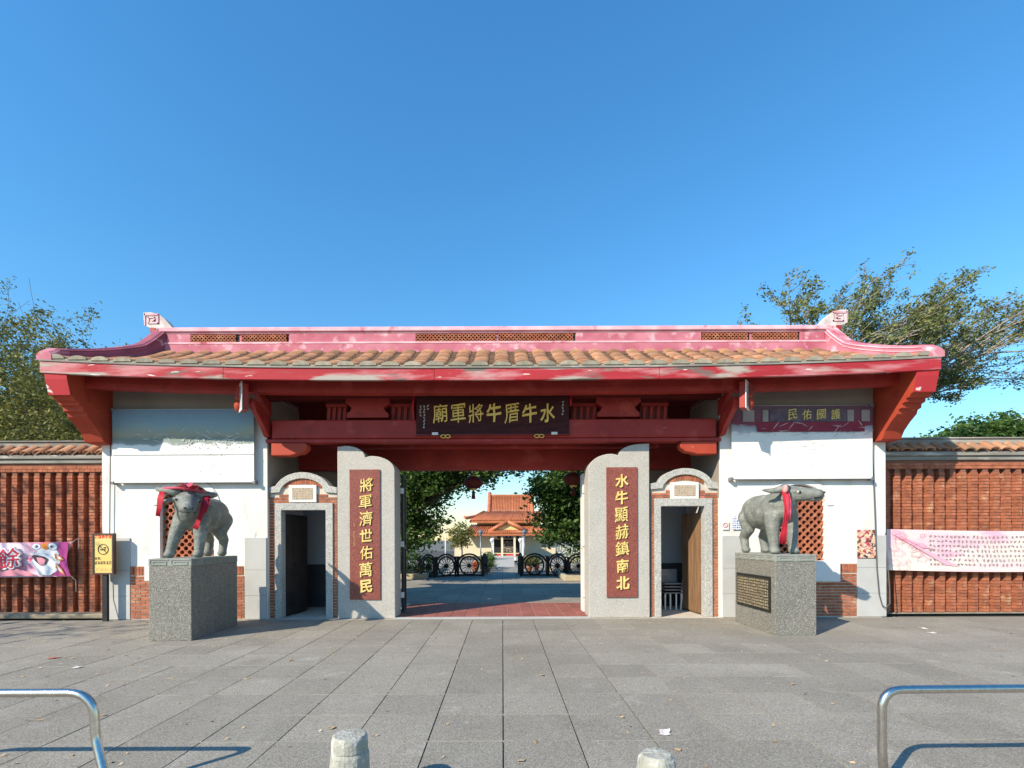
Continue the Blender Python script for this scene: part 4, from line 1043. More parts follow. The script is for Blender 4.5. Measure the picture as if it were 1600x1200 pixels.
obj('fine_print', MB().box(sx0+.045, sx1-.045, y-.0065, y-.0045, sz0+.07, sz0+.13), glyph_mat('fine sign print', (.72, .53, .17), (.35, .20, .08), (.03, .028), x0=sx0, z0=sz0, noise_scale=70, th=.5), pb)

# ------------------------------------------------------------------ pedestals and stone buffaloes
def pedestal(cx, cy, w, d, h, ang, label, plaque=False):
    t = thing('stone_pedestal', (cx, cy, 0), label, 'pedestal', world=False); t.rotation_euler = (0, 0, R(ang))
    obj('block', MB().box(-w/2, w/2, -d/2, d/2, 0, h-.12), GRANITE2, t, bevel=.008)
    bd = obj('carved_band', MB().box(-w/2-.004, w/2+.004, -d/2-.004, d/2+.004, h-.119, h), BANDST, t, bevel=.006)
    def keyrow(L, place):
        n = max(1, round(L/.30)); st = L/n; mb = MB()
        for k in range(n):
            a = -L/2+k*st+.02; b = -L/2+(k+1)*st-.02
            for (x0, x1, z0, z1) in ((a, b, .094, .106), (a, a+.012, .03, .094), (a+.0121, b-.03, .016, .03), (b-.042, b-.03, .0301, .075), (a+.045, b-.0421, .064, .075), (a+.045, a+.057, .046, .0639)):
                place(mb, x0, x1, h-.119+z0, h-.119+z1)
        return mb
    obj('meander_relief', keyrow(w, lambda mb, a, b, c, e: mb.box(a, b, -d/2-.013, -d/2-.004, c, e)), BANDST, bd)
    s = 1 if cx < 0 else -1
    xs = s*w/2
    obj('meander_relief', keyrow(d, lambda mb, a, b, c, e: mb.box(min(xs+s*.004, xs+s*.013), max(xs+s*.004, xs+s*.013), a, b, c, e)), BANDST, bd)
    if plaque:
        pf = obj('plaque', MB().box(-w/2-.022, -w/2+.002, -d/2+.12, d/2-.10, .36, .96), PLAQF, t, bevel=.004)
        obj('inscription', MB().box(-w/2-.026, -w/2-.0225, -d/2+.17, d/2-.15, .41, .91), PLAQUE, pf)
    else:
        obj('side_notice', MB().box(w/2-.0, w/2+.004, -d/2+.12, -d/2+.3, h-.27, h-.17), GREYM, t)
    return t
PDL = (X(270, 8.0)-.02, 8.66, .66, 1.5, 1.315, 2.5)
PDR = (X(1243, 8.16), 8.86, .68, 1.4, 1.335, 0)
pedestal(*PDL, 'granite pedestal with plain dark side under the front facing stone buffalo')
pedestal(*PDR, 'granite pedestal with black inscribed plaque under the stone buffalo looking aside', True)

def capsule_set(mb, a, b, ra, rb, n=5):
    a, b = Vector(a), Vector(b)
    for i in range(n):
        t = i/(n-1); p = a.lerp(b, t); mb.ball(p, ra+(rb-ra)*t, 10, 7)
def remeshed(name, mb, vox, smooth, it, m):
    me = mb.mesh(name); o = bpy.data.objects.new(name, me); COL.objects.link(o)
    r = o.modifiers.new('r', 'REMESH'); r.mode = 'VOXEL'; r.voxel_size = vox; r.use_smooth_shade = True
    s = o.modifiers.new('s', 'SMOOTH'); s.factor = smooth; s.iterations = it
    dg = bpy.context.evaluated_depsgraph_get(); dg.update()
    out = bpy.data.meshes.new_from_object(o.evaluated_get(dg)); bpy.data.objects.remove(o)
    out.name = name; out.materials.clear(); out.materials.append(m)
    out.polygons.foreach_set('use_smooth', [True]*len(out.polygons)); return out
def buffalo(loc, ang, turn, pitch, stride, label, roll=0.0, hs=1.3, ho=(.14, -.60, .98), hk=1.0):
    """faces -y; turn: head yaw in degrees towards +x; pitch: muzzle up"""
    t = thing('stone_buffalo', loc, label, 'statue', world=False); t.rotation_euler = (0, 0, R(ang))
    mb = MB()
    # barrel
    prof = ((.62, .80, .10, .12), (.52, .78, .235, .245), (.36, .76, .285, .30), (.15, .735, .315, .325), (-.06, .735, .315, .32), (-.26, .77, .285, .31), (-.40, .80, .235, .27), (-.52, .83, .14, .17))
    vs = []; seg = 24
    for i in range(29):
        q = i/28*(len(prof)-1); k = min(int(q), len(prof)-2); f = q-k; f = f*f*(3-2*f)*.35+f*.65
        yy, z, rx, rz_ = [prof[k][j]*(1-f)+prof[k+1][j]*f for j in range(4)]
        vs += [(rx*math.cos(2*math.pi*j/seg), yy, z+rz_*math.sin(2*math.pi*j/seg)) for j in range(seg)]
    mb.add(vs, [(i*seg+j, i*seg+(j+1) % seg, (i+1)*seg+(j+1) % seg, (i+1)*seg+j) for i in range(28) for j in range(seg)]+[tuple(range(seg-1, -1, -1)), tuple(28*seg+j for j in range(seg))])
    mb.ball((0, -.30, .98), (.12, .2, .1)); mb.ball((0, .46, .93), (.14, .16, .10))       # withers, hip
    # legs: shoulder-knee-fetlock-hoof
    for sx, yy, fy, fx in ((-1, -.34, stride[0], stride[2]), (1, -.34, stride[1], 0)):
        x = sx*.15
        capsule_set(mb, (x, yy+.02, .66), (x+fx*.5+sx*.01, yy+fy*.45, .36), .15, .105)
        capsule_set(mb, (x+fx*.5+sx*.01, yy+fy*.45, .36), (x+fx*.9, yy+fy*.85, .10), .10, .078)
        mb.ball((x+fx*.9, yy+fy*.9-.02, .055), (.086, .098, .062))
    for sx, dy in ((-1, .05), (1, -.06)):
        x = sx*.155
        capsule_set(mb, (x, .44, .66), (x, .37+dy, .44), .17, .115)
        capsule_set(mb, (x, .37+dy, .44), (x, .52+dy, .30), .115, .088)
        capsule_set(mb, (x, .52+dy, .30), (x, .47+dy, .09), .086, .074)
        mb.ball((x, .45+dy, .055), (.082, .095, .062))
    # neck and head in the head frame
    H = Matrix.Translation((math.sin(R(turn))*ho[0], ho[1], ho[2])) @ Matrix.Rotation(R(turn), 4, 'Z') @ Matrix.Rotation(R(-pitch), 4, 'X') @ Matrix.Rotation(R(roll), 4, 'Y') @ Matrix.Scale(hs, 4)
    h = lambda x, y_, z: H @ Vector((x, y_, z))
    capsule_set(mb, (0, -.36, .86), h(0, .06, -.02), .245, .135*hs, 6)
    capsule_set(mb, (0, -.42, .74), h(0, .04, -.10), .18, .095*hs, 5)
    capsule_set(mb, h(0, .04, .02), h(0, -.14, -.01), .134*hs, .114*hs, 5)
    capsule_set(mb, h(0, -.14, -.01), h(0, -.33, -.045), .11*hs, .085*hs, 6)
    mb.ball(h(0, -.37, -.045), (.088, .07, .07), M=H.to_3x3())
    mb.ball(h(0, -.32, -.115), (.06, .1, .035), M=H.to_3x3())       # jaw
    for sx in (-1, 1):
        mb.ball(h(sx*.098, -.07, .05), (.04, .05, .036), M=H.to_3x3())          # brow
        capsule_set(mb, h(sx*.11, .06, .02), h(sx*.27, .10, -.04), .058, .028, 5)   # ears
    body = remeshed('body', mb, .016, .5, 7, STATUE)
    bo = obj('body', body, STATUE, t)
    # horns: swept out and back
    for sx in (-1, 1):
        pts = [h(sx*.07*hk, .03, .09), h(sx*.18*hk, .07, .11), h(sx*.27*hk, .14, .10), h(sx*.32*hk, .24, .10), h(sx*.30*hk, .34, .13)]
        obj('horn', MB().tube(pts, [.075, .068, .055, .036, .012], 10), STATUE, t)
        e = h(sx*.108, -.115, .028)
        eo = obj('eye', MB().ball(e, (.034, .036, .03), 10, 8), mat('pale stone eye', (.40, .41, .38), rough=.5), t)
        obj('pupil', MB().ball(e+(H.to_3x3() @ Vector((sx*.016, -.016, 0))), .021, 8, 6), BLACKM, eo)
        obj('nostril', MB().ball(h(sx*.038, -.435, -.03), (.02, .016, .016), 8, 6), BLACKM, t)
    obj('mouth_line', MB().tube([h(-.085, -.30, -.088), h(-.07, -.38, -.088), h(0, -.428, -.085), h(.07, -.38, -.088), h(.085, -.30, -.088)], .009, 5), BLACKV, t)
    # tail curling to the side of the rump
    obj('tail', MB().tube([(0, .66, .88), (.05, .72, .80), (.06, .73, .62), (.02, .72, .48)], [.035, .028, .022, .034], 8), STATUE, t)
    return t, H
bl, HL = buffalo((PDL[0]+.03, PDL[1]+.10, PDL[4]), 4, 30, -10, (-.10, -.06, -.16), 'stone buffalo statue facing forward with red rosette and ribbons', 4, 1.3, (.12, -.56, .93), 1.0)
br, HR = buffalo((PDR[0]-.05, PDR[1]+.0, PDR[4]), 3, 56, 6, (-.04, -.10, 0), 'stone buffalo statue with head turned aside and a red ribbon at the neck', -6, 1.12, (.06, -.50, 1.0), .9)

def ribbon(name, pts, w, m, parent, normal=Vector((0, -1, 0)), thick=.006):
    """flat cloth strip following points, with small folds"""
    mb = MB(); vs = []; n = len(pts)
    for i, p in enumerate(pts):
        p = Vector(p); d = (Vector(pts[min(i+1, n-1)])-Vector(pts[max(i-1, 0)])).normalized()
        s = d.cross(normal); s = s.normalized() if s.length > 1e-6 else Vector((1, 0, 0)); q = s.cross(d)
        ww = w*(1+.25*math.sin(i*1.7)) if isinstance(w, float) else w[i]
        for k in range(5):
            u = (k/4-.5); vs.append(p+s*ww*u+q*(.022*math.cos(k*math.pi)*.5+thick*0))
    mb.add(vs, [(i*5+k, i*5+k+1, (i+1)*5+k+1, (i+1)*5+k) for i in range(n-1) for k in range(4)], True)
    o = obj(name, mb, m, parent, fix=False); sd = o.modifiers.new('t', 'SOLIDIFY'); sd.thickness = thick; return o
# ribbons, in statue space
tl = thing('red_ribbon', bl.location, 'red ribbon and pink rosette tied over the horns of the front facing buffalo', 'ribbon', world=False); tl.rotation_euler = bl.rotation_euler
def hp(Hm, x, y_, z): return Hm @ Vector((x, y_, z))
mb = MB(); r2 = random.Random(9); c0 = hp(HL, -.02, -.02, .17)
for i in range(26):
    a = r2.uniform(0, 6.28); b = r2.uniform(-.3, 1.2); d = Vector((math.cos(a)*math.cos(b)*1.3, math.sin(a)*math.cos(b), math.sin(b)*.8)); e = d.cross(Vector((0.3, .2, 1))).normalized()*.05
    p = c0+d*.03; q = c0+d*.17
    mb.add([p, p+d*.05+e, q, p+d*.05-e], [(0, 1, 2, 3)])
obj('rosette', mb, RIBBONP, tl, fix=False)
obj('band', MB().tube([hp(HL, -.26, .10, .13), hp(HL, -.15, .0, .16), hp(HL, 0, -.03, .16), hp(HL, .15, .0, .15), hp(HL, .24, .09, .10)], .022, 6), RIBBONP, tl)
a = hp(HL, -.27, .07, .09); ribbon('streamer', [a, a+Vector((-.01, -.03, -.12)), a+Vector((-.03, -.03, -.26)), a+Vector((-.06, -.02, -.40))], .075, RIBBON, tl)
a = hp(HL, .20, -.02, .10); ribbon('streamer', [a, a+Vector((.0, -.06, -.14)), a+Vector((-.03, -.09, -.30)), a+Vector((-.09, -.10, -.46)), a+Vector((-.13, -.10, -.56))], .08, RIBBON, tl)
ribbon('streamer', [a+Vector((.03, 0, 0)), a+Vector((.02, -.05, -.14)), a+Vector((.0, -.08, -.28))], .08, RIBBON, tl)
tr = thing('red_ribbon', br.location, 'long red ribbon hanging from the horn of the buffalo looking aside', 'ribbon', world=False); tr.rotation_euler = br.rotation_euler
a = hp(HR, -.21, .06, .10)
obj('knot', MB().ball(a+Vector((0, -.03, 0)), (.045, .05, .07)), mat('pale pink knot', (.72, .40, .36), (.6, .2, .2), scale=20), tr)
ribbon('streamer', [a, a+Vector((0, -.05, -.14)), a+Vector((.0, -.07, -.32)), a+Vector((-.03, -.08, -.52)), a+Vector((-.07, -.09, -.74)), a+Vector((-.10, -.09, -.90))], .09, RIBBON, tr)
ribbon('streamer', [a+Vector((.02, -.01, 0)), a+Vector((.03, -.06, -.18)), a+Vector((.03, -.08, -.38)), a+Vector((.01, -.09, -.52))], .06, RIBBONP, tr)

# ------------------------------------------------------------------ barrier rails and bollards in front
def rail(pts, label, legs):
    t = thing('barrier_rail', (pts[-1][0], pts[-1][1], 0), label, 'barrier')
    obj('hoop', MB().tube(pts, .0265, 16, True), STEEL, t)
    for p in legs: obj('base_flange', MB().lathe([(.06, 0), (.06, .012), (.03, .016)], (p[0], p[1], .0), 16), STEEL, t)
def bend(a, c, b, r, n=8):
    a, c, b = Vector(a), Vector(c), Vector(b)
    p, q = c+(a-c).normalized()*r, c+(b-c).normalized()*r
    return [((1-t)**2*p+2*t*(1-t)*c+t*t*q) for t in (i/n for i in range(n+1))]
yr = 3.165
zr = Z(1080, yr)
xl = X(1377, yr)
pr_ = [(xl, yr-.02, 0), (xl, yr, .25)]+bend((xl, yr, .25), (xl, yr, zr), (xl+2, yr+.02, zr+.005), .13)+[(xl+1.6, yr+.02, zr+.004)]+bend((xl, yr, zr), (xl+1.9, yr+.02, zr), (xl+1.9, yr, 0), .13)+[(xl+1.9, yr, 0)]
rail(pr_, 'stainless steel barrier hoop with a plain upright end', [pr_[0], pr_[-1]])
xl = X(143, yr)
kz = Z(1150, yr)
pl_ = [(xl-1.95, yr, 0)]+bend((xl-1.95, yr, 0), (xl-1.95, yr, zr), (xl, yr, zr), .13)+bend((xl-1.9, yr, zr), (xl, yr, zr), (xl+.03, yr, kz), .15)+bend((xl, yr, zr), (X(150.5, yr), yr-.01, kz), (X(171, yr), yr-.05, Z(1200, yr)), .03, 4)+[(X(171, yr), yr-.05, Z(1200, yr)), (X(196, yr), yr-.10, .0)]
rail(pl_, 'stainless steel barrier hoop whose end leg is bent outward', [pl_[0], pl_[-1]])
def bollard(cx, cy, h, r, cap, label, seed):
    t = thing('stone_bollard', (cx, cy, 0), label, 'bollard', 'low concrete bollards')
    def rough(prof, amp, tilt):
        mb = MB(); seg = 28; vs = []
        for r_, z in prof:
            for j in range(seg):
                a = 2*math.pi*j/seg; q = Vector((math.cos(a)*2+seed, math.sin(a)*2, z*9)); d = 1+amp*noise.noise(q*1.6)
                vs.append((cx+r_*d*math.cos(a), cy+r_*d*math.sin(a), z+tilt*math.cos(a+1)*(z > h*.5)*r_*.3+.004*noise.noise(q*3)))
        k = len(prof)
        mb.add(vs, [(i*seg+j, i*seg+(j+1) % seg, (i+1)*seg+(j+1) % seg, (i+1)*seg+j) for i in range(k-1) for j in range(seg)], False)
        mb.f += [tuple((k-1)*seg+j for j in range(seg))]; mb.sm += [False]; return mb
    if cap:
        obj('shaft', rough([(r*1.17, 0), (r*1.13, h*.4), (r*1.07, h-.115), (r*.98, h-.095)], .05, 0), BOLLARD, t)
        obj('cap', rough([(r*.92, h-.10), (r*1.02, h-.092), (r*1.03, h-.04), (r*.985, h-.012), (r*.93, h-.003), (r*.86, h), (r*.3, h+.001)], .04, .06), BOLLARD, t)
    else:
        obj('shaft', rough([(r*1.2, 0), (r*1.12, h*.6), (r*1.06, h-.05), (r*1.0, h-.022), (r*.9, h-.012), (r*.86, h-.004), (r*.8, h+.004), (r*.3, h+.008)], .05, .04), BOLLARD, t)
bollard(X(545, 3.02), 3.02, .42, .105, True, 'low round concrete bollard with a separate chipped cap', 1)
bollard(X(1024, 3.07), 3.07, .27, .107, False, 'shorter round concrete bollard with a worn whitened top', 5)

# ------------------------------------------------------------------ trees and shrubs
def grow(rg, p, d, L, r, depth, out, tips, P):
    """recursive limbs; out gets (points, radii), tips gets leaf points"""
    n = P.get('seg', 4); pts = [p.copy()]; rs = [r]
    for i in range(n):
        d = (d+Vector((rg.gauss(0, 1), rg.gauss(0, 1), rg.gauss(0, 1)))*P['wob']+P['bias']*P.get('bk', .1)).normalized()
        p = p+d*L/n; pts.append(p.copy()); rs.append(r*(1-.42*(i+1)/n))
    out.append((pts, rs, depth))
    if depth >= P['leaf_from']:
        for q in pts[1:]: tips.append((q, d))
    if depth >= P['max']: return
    kids = P['kids'][min(depth, len(P['kids'])-1)]
    for k in range(kids):
        t = 1.0 if k == 0 else rg.uniform(.35, 1.0)
        idx = min(n, max(1, int(round(t*n)))); base = pts[idx]
        ax = d.orthogonal(); ax.rotate(Matrix.Rotation(rg.uniform(0, 6.283), 3, d).to_quaternion())
        ang = rg.uniform(*P['ang'])*(.45 if k == 0 else 1)
        nd = (d*math.cos(ang)+ax*math.sin(ang)).normalized()
        grow(rg, base, nd, L*rg.uniform(*P['len']), rs[idx]*(.85 if k == 0 else .62), depth+1, out, tips, P)
def tree(name, base, trunk, P, leafn, leaf, spread, label, lm, bm_, seed, cat='tree', group=None, minr=.006, size_var=.5, droop=0.0, lean=None, tuft=0, frac=1.0, limbs=None):
    rg = random.Random(seed); out, tips = [], []
    d0 = (lean or Vector((0, 0, 1))).normalized()
    if limbs:
        fork = Vector(limbs[0]); bv = Vector(base)
        out.append(([bv, bv.lerp(fork, .5)+Vector((.12, 0, 0)), fork], [trunk[1], trunk[1]*.85, trunk[1]*.7], 0))
        for tg in limbs[1:]:
            dv = Vector(tg)-fork; dv.y += rg.uniform(-1.4, 1.4)
            grow(rg, fork, (dv.normalized()+Vector((-.12, 0, .16))).normalized(), dv.length*.52, trunk[1]*.48, 2, out, tips, P)
    else: grow(rg, Vector(base), d0, trunk[0], trunk[1], 0, out, tips, P)
    t = thing(name, base, label, cat, group)
    mb = MB()
    for pts, rs, dp in out: mb.tube(pts, [max(x, minr) for x in rs], 8 if dp < 2 else (5 if dp < 4 else 3), False)
    obj('trunk', mb, bm_, t, fix=False)
    lb_v, lb_f = [], []
    for k in range(leafn):
        if tuft:
            if k % tuft == 0: cur = tips[int(rg.random()*frac*len(tips))]
            q, d = cur
        else: q, d = tips[rg.randrange(len(tips))]
        if not isinstance(q, Vector): continue
        c = q+Vector((rg.gauss(0, spread), rg.gauss(0, spread), rg.gauss(0, spread)-droop))
        s = leaf*rg.uniform(1-size_var, 1+size_var)
        a = Vector((rg.gauss(0, 1), rg.gauss(0, 1), rg.gauss(0, .7))).normalized(); b = a.cross(Vector((rg.gauss(0, 1), rg.gauss(0, 1), rg.gauss(0, 1)))).normalized()
        o = len(lb_v); lb_v += [tuple(c-a*s), tuple(c+b*s*.42), tuple(c+a*s), tuple(c-b*s*.42)]; lb_f.append((o, o+1, o+2, o+3))
    me = bpy.data.meshes.new('crown'); me.from_pydata(lb_v, [], lb_f); me.materials.append(lm)
    obj('crown', me, lm, t); return t
V = Vector
# windswept trees beyond the gate, right
def XZ(px, py, y): return (X(px, y), y, Z(py, y))
tree('windswept_tree', (X(1318, 17), 17, 0), (4.0, .17), dict(wob=.10, bias=V((.75, 0, .12)), bk=.10, ang=(.3, .85), len=(.52, .70), kids=(5, 5, 5, 4, 3), max=5, leaf_from=4, seg=4), 25000, .05, .08,
     'sparse windswept tree with green tufts rising behind the curled roof end', LEAFM, BARKL, 21, minr=.008, tuft=14,
     limbs=[XZ(1322, 625, 17), XZ(1130, 505, 17), XZ(1185, 475, 17), XZ(1235, 455, 17), XZ(1290, 425, 17), XZ(1340, 430, 17), XZ(1395, 440, 17), XZ(1440, 440, 17), XZ(1440, 520, 17), XZ(1400, 500, 17)])
tree('windswept_tree', (X(1375, 18), 18, 0), (3.8, .17), dict(wob=.08, bias=V((1.0, 0, .24)), bk=.10, ang=(.18, .55), len=(.56, .74), kids=(5, 5, 5, 4, 3), max=5, leaf_from=4, seg=4), 17000, .05, .08,
     'nearly bare windswept tree fanning out over the boundary wall', LEAFM, BARKL, 33, minr=.0085, tuft=12,
     limbs=[XZ(1390, 640, 18), XZ(1490, 445, 18), XZ(1545, 430, 18), XZ(1580, 460, 18), XZ(1610, 500, 18), XZ(1600, 545, 18), XZ(1500, 585, 18), XZ(1470, 610, 18), XZ(1420, 645, 18)])
# left trees
tree('spreading_tree', (X(-85, 16), 16, 0), (3.4, .2), dict(wob=.15, bias=V((.15, 0, .35)), bk=.10, ang=(.35, .95), len=(.66, .88), kids=(6, 4, 4, 3, 2), max=5, leaf_from=3, seg=4), 58000, .06, .15,
     'broad olive green tree behind the ribbed wall in dappled shade', LEAFY, BARK, 8, lean=V((.05, 0, 1)), tuft=16)
tree('spreading_tree', (X(-150, 18), 18, 0), (3.4, .22), dict(wob=.14, bias=V((.35, 0, .5)), bk=.12, ang=(.3, .8), len=(.7, .92), kids=(5, 4, 4, 3, 3), max=5, leaf_from=4, seg=4), 30000, .055, .1,
     'taller thin tree with bare twigs at the picture edge behind the ribbed wall', LEAFY, BARKL, 15, lean=V((.1, 0, 1)), minr=.007, tuft=10)
# the roadside tree out of view whose dappled shade falls on the left wall
tree('roadside_tree', (-15.2, 4.6, 0), (3.4, .2), dict(wob=.14, bias=V((.25, .2, .3)), bk=.08, ang=(.35, .9), len=(.66, .85), kids=(5, 4, 3, 3), max=4, leaf_from=3, seg=4), 1500, .10, .24,
     'roadside tree whose dappled shade falls on the ribbed brick wall', LEAFM, BARK, 5)

def leafy(name, base, blobs, trunk_h, r, n_clump, per, leaf, label, lm, seed, cat='tree', csize=.34):
    """crown of many leaf clumps spread through the volume of a few overlapping lobes"""
    rg = random.Random(seed); t = thing(name, base, label, cat); b = V(base)
    mb = MB(); 
    if trunk_h > 0:
        mb.tube([b, b+V((.05, 0, trunk_h*.5)), b+V((0, .05, trunk_h))], [r*1.3, r, r*.85], 9, False)
        for (c, e) in blobs:
            mid = (b+V((0, 0, trunk_h))).lerp(V(c), .55)+V((rg.uniform(-.2, .2), 0, rg.uniform(-.1, .3)))
            mb.tube([b+V((0, 0, trunk_h*.92)), mid, V(c)], [r*.6, r*.4, r*.12], 6, False)
            for _ in range(6):
                q = V(c)+V((rg.uniform(-1, 1)*e[0], rg.uniform(-1, 1)*e[1], rg.uniform(-1, 1)*e[2]))*.75; mb.tube([mid, mid.lerp(q, .6)+V((0, 0, .15)), q], [r*.25, r*.14, r*.04], 4, False)
        obj('trunk', mb, BARK, t, fix=False)
    vs, fs = [], []; vol = [e[0]*e[1]*e[2] for c, e in blobs]; tot = sum(vol)
    for (c, e), vv in zip(blobs, vol):
        for _ in range(int(n_clump*vv/tot)):
            d = V((rg.gauss(0, 1), rg.gauss(0, 1), rg.gauss(0, 1))).normalized(); rr = rg.uniform(.45, 1.05)
            q = V((c[0]+d.x*e[0]*rr, c[1]+d.y*e[1]*rr, c[2]+d.z*e[2]*rr)); cs = csize*rg.uniform(.6, 1.3)
            for _ in range(per):
                p = q+V((rg.gauss(0, cs), rg.gauss(0, cs), rg.gauss(0, cs*.6))); s = leaf*rg.uniform(.6, 1.3)
                a = V((rg.gauss(0, 1), rg.gauss(0, 1), rg.gauss(0, .6))).normalized(); w = a.cross(V((rg.gauss(0, 1), rg.gauss(0, 1), rg.gauss(0, 1)))).normalized()
                o = len(vs); vs += [tuple(p-a*s), tuple(p+w*s*.5), tuple(p+a*s), tuple(p-w*s*.5)]; fs.append((o, o+1, o+2, o+3))
    me = bpy.data.meshes.new('crown'); me.from_pydata(vs, [], fs); me.materials.append(lm); obj('crown', me, lm, t); return t
# courtyard trees seen through the gate
ya = 18.6
def BL(px, py, dy, rx, rz_, ry=1.3): return ((X(px, ya+dy), ya+dy, Z(py, ya+dy)), (rx, ry, rz_))
leafy('courtyard_tree', (X(582, ya), ya, 0), [BL(632, 790, 0, 1.5, 1.4), BL(650, 745, -.6, 1.6, 1.1), BL(735, 731, -1.3, 1.7, .6, 1.1), BL(645, 838, -.4, .95, .6, 1), BL(585, 765, 0, 1.5, 1.8), BL(782, 720, -1.6, .8, .42, .8), BL(690, 812, -.6, .42, .33, .5), BL(700, 752, -.9, .9, .5, .9)],
      1.6, .2, 620, 46, .085, 'large dark leafy tree framing the temple, on the dark doorway side', LEAFD, 3, 'tree', .25)
leafy('courtyard_tree', (X(965, ya), ya, 0), [BL(882, 800, 0, 1.05, 1.25), BL(874, 752, -.5, 1.0, 1.05), BL(908, 770, 0, 1.1, 1.8), BL(862, 832, -.3, .55, .5, .7), BL(905, 838, 0, .75, .45, .9), BL(945, 745, 0, 1.4, 1.5), BL(845, 770, -.3, .4, .6, .6)],
      1.5, .2, 500, 46, .085, 'large dark leafy tree framing the temple, on the timber door side', LEAFD, 6, 'tree', .25)
leafy('clipped_shrub', (X(645, 21.5), 21.5, .15), [((X(640, 21.5), 21.5, .55), (.9, .6, .5)), ((X(664, 22), 22, .5), (.55, .5, .42)), ((X(620, 21.5), 21.5, .6), (.8, .6, .5))], 0, .1, 70, 40, .06, 'dense low shrub in the kerbed bed beside the cart wheel fence', LEAFD, 11, 'shrub', .13)
leafy('small_tree', (X(721, 38), 38, 0), [((X(721, 38), 38, Z(833, 38)), (.85, .7, .85)), ((X(715, 38), 38, Z(846, 38)), (.8, .6, .5))], 1.3, .06, 60, 40, .09, 'small round headed tree against the temple wall', LEAFY, 12, 'tree', .22)
leafy('background_shrub', (X(1545, 24), 24, 0), [((X(1520, 24), 24, Z(688, 24)), (1.5, 1, .7)), ((X(1560, 24), 24, Z(676, 24)), (1.4, 1, .75)), ((X(1500, 24), 24, Z(700, 24)), (1.6, 1, .6)), ((X(1610, 24), 24, Z(690, 24)), (1.6, 1, .6))], 4.0, .15, 200, 50, .12, 'rounded green tree top above the sunlit ribbed wall', mat('mid green leaf', (.07, .14, .03), (.10, .18, .04), scale=1, rough=.5, island=.4, trans=.3), 14)
leafy('background_tree', (X(20, 26), 26, 0), [((X(10, 26), 26, Z(680, 26)), (3.6, 2, 1.4)), ((X(90, 26), 26, Z(672, 26)), (2.6, 2, 1.3)), ((X(-60, 26), 26, Z(640, 26)), (3.4, 2, 2))], 4.0, .25, 240, 46, .15, 'dark tree mass low behind the ribbed wall in dappled shade', LEAFD, 17)
# far white building corner on the right
t = thing('far_building', (X(1640, 45), 45, 0), 'white building corner far behind the rounded tree top', 'building')
bw = obj('wall', MB().prism([(X(1565, 45), 0), (X(1565, 45), Z(672, 45)), (X(1612, 45), Z(656, 45)), (X(1720, 45), Z(656, 45)), (X(1720, 45), 0)], 45, 53), PLASTER, t)
obj('roof_edge', MB().prism([(X(1560, 45), Z(673, 45)), (X(1560, 45), Z(669, 45)), (X(1611, 45), Z(652, 45)), (X(1725, 45), Z(652, 45)), (X(1725, 45), Z(656, 45)), (X(1612, 45), Z(656, 45))], 44.8, 53.2), WHITEM, t)
for k in range(3): obj('window', MB().box(X(1640+k*25, 45), X(1655+k*25, 45), 44.95, 44.99, Z(720, 45), Z(690, 45)), BLACKV, bw)

# ------------------------------------------------------------------ courtyard: cart wheel fences, kerbs, lamps, lanterns, temple
FH = 1.0
def fence_proto():
    t = thing('cart_wheel_fence', (0, 0, 0), '', 'fence', 'cart wheel fences across the courtyard', world=False)
    r = .40; z0 = .47
    for x in (-.6, .6): obj('post', MB().box(x-.04, x+.04, -.04, .04, 0, .82).box(x-.055, x+.055, -.055, .055, .82, .86), IRON, t)
    obj('rail', MB().box(-.56, .56, -.03, .03, .02, .09), IRON, t)
    obj('rail', MB().box(-.56, .56, -.025, .025, .16, .20), IRON, t)
    obj('arched_rail', MB().tube([(-.56, 0, .66)]+[(.52*math.cos(math.pi-math.pi*i/16), 0, .50+.47*math.sin(math.pi*i/16)) for i in range(2, 15)]+[(.56, 0, .66)], .04, 6), IRON, t)
    for x in (-.48, -.53, .48, .53): obj('baluster', MB().box(x-.012, x+.012, -.015, .015, .2, .66), IRON, t)
    w = obj('wheel', MB().tube([(r*math.cos(2*math.pi*i/28), -.01, z0+r*math.sin(2*math.pi*i/28)) for i in range(29)], .038, 6, False), IRON, t)
    obj('hub', MB().tube([(0, -.13, z0), (0, -.06, z0), (0, .08, z0)], [.05, .085, .085], 12), IRON, w)
    for k in range(14):
        a = 2*math.pi*k/14; obj('spoke', MB().tube([(.07*math.cos(a), -.01, z0+.07*math.sin(a)), (r*.97*math.cos(a), -.01, z0+r*.97*math.sin(a))], .017, 4, False), IRON, w)
    return t
fp = fence_proto()
spots = [(X(733, 21.6), 21.6, 0, 'cart wheel fence panel nearest the opening on the dark doorway side'), (X(697, 21.3), 21.3, 38, 'cart wheel fence panel turned aside, second from the opening on the dark doorway side'), (X(669, 21.0), 21.0, 62, 'cart wheel fence panel half hidden by the low shrub'),
         (X(835, 21.6), 21.6, 2, 'cart wheel fence panel nearest the opening on the timber door side'), (X(871, 21.3), 21.3, -48, 'narrow looking cart wheel fence panel, middle one on the timber door side'), (X(904, 21.0), 21.0, 10, 'cart wheel fence panel partly behind the pier beside the timber door'),
         (X(757, 22.4), 22.4, 82, 'cart wheel fence panel seen edge on along the path, dark doorway side'), (X(813, 22.4), 22.4, -84, 'cart wheel fence panel seen edge on along the path, timber door side')]
for i, (x, y, a, lb) in enumerate(spots):
    o = fp if i == 0 else copy_tree(fp); o.location = (x, y, .0); o.rotation_euler = (0, 0, R(a)); o['label'] = lb
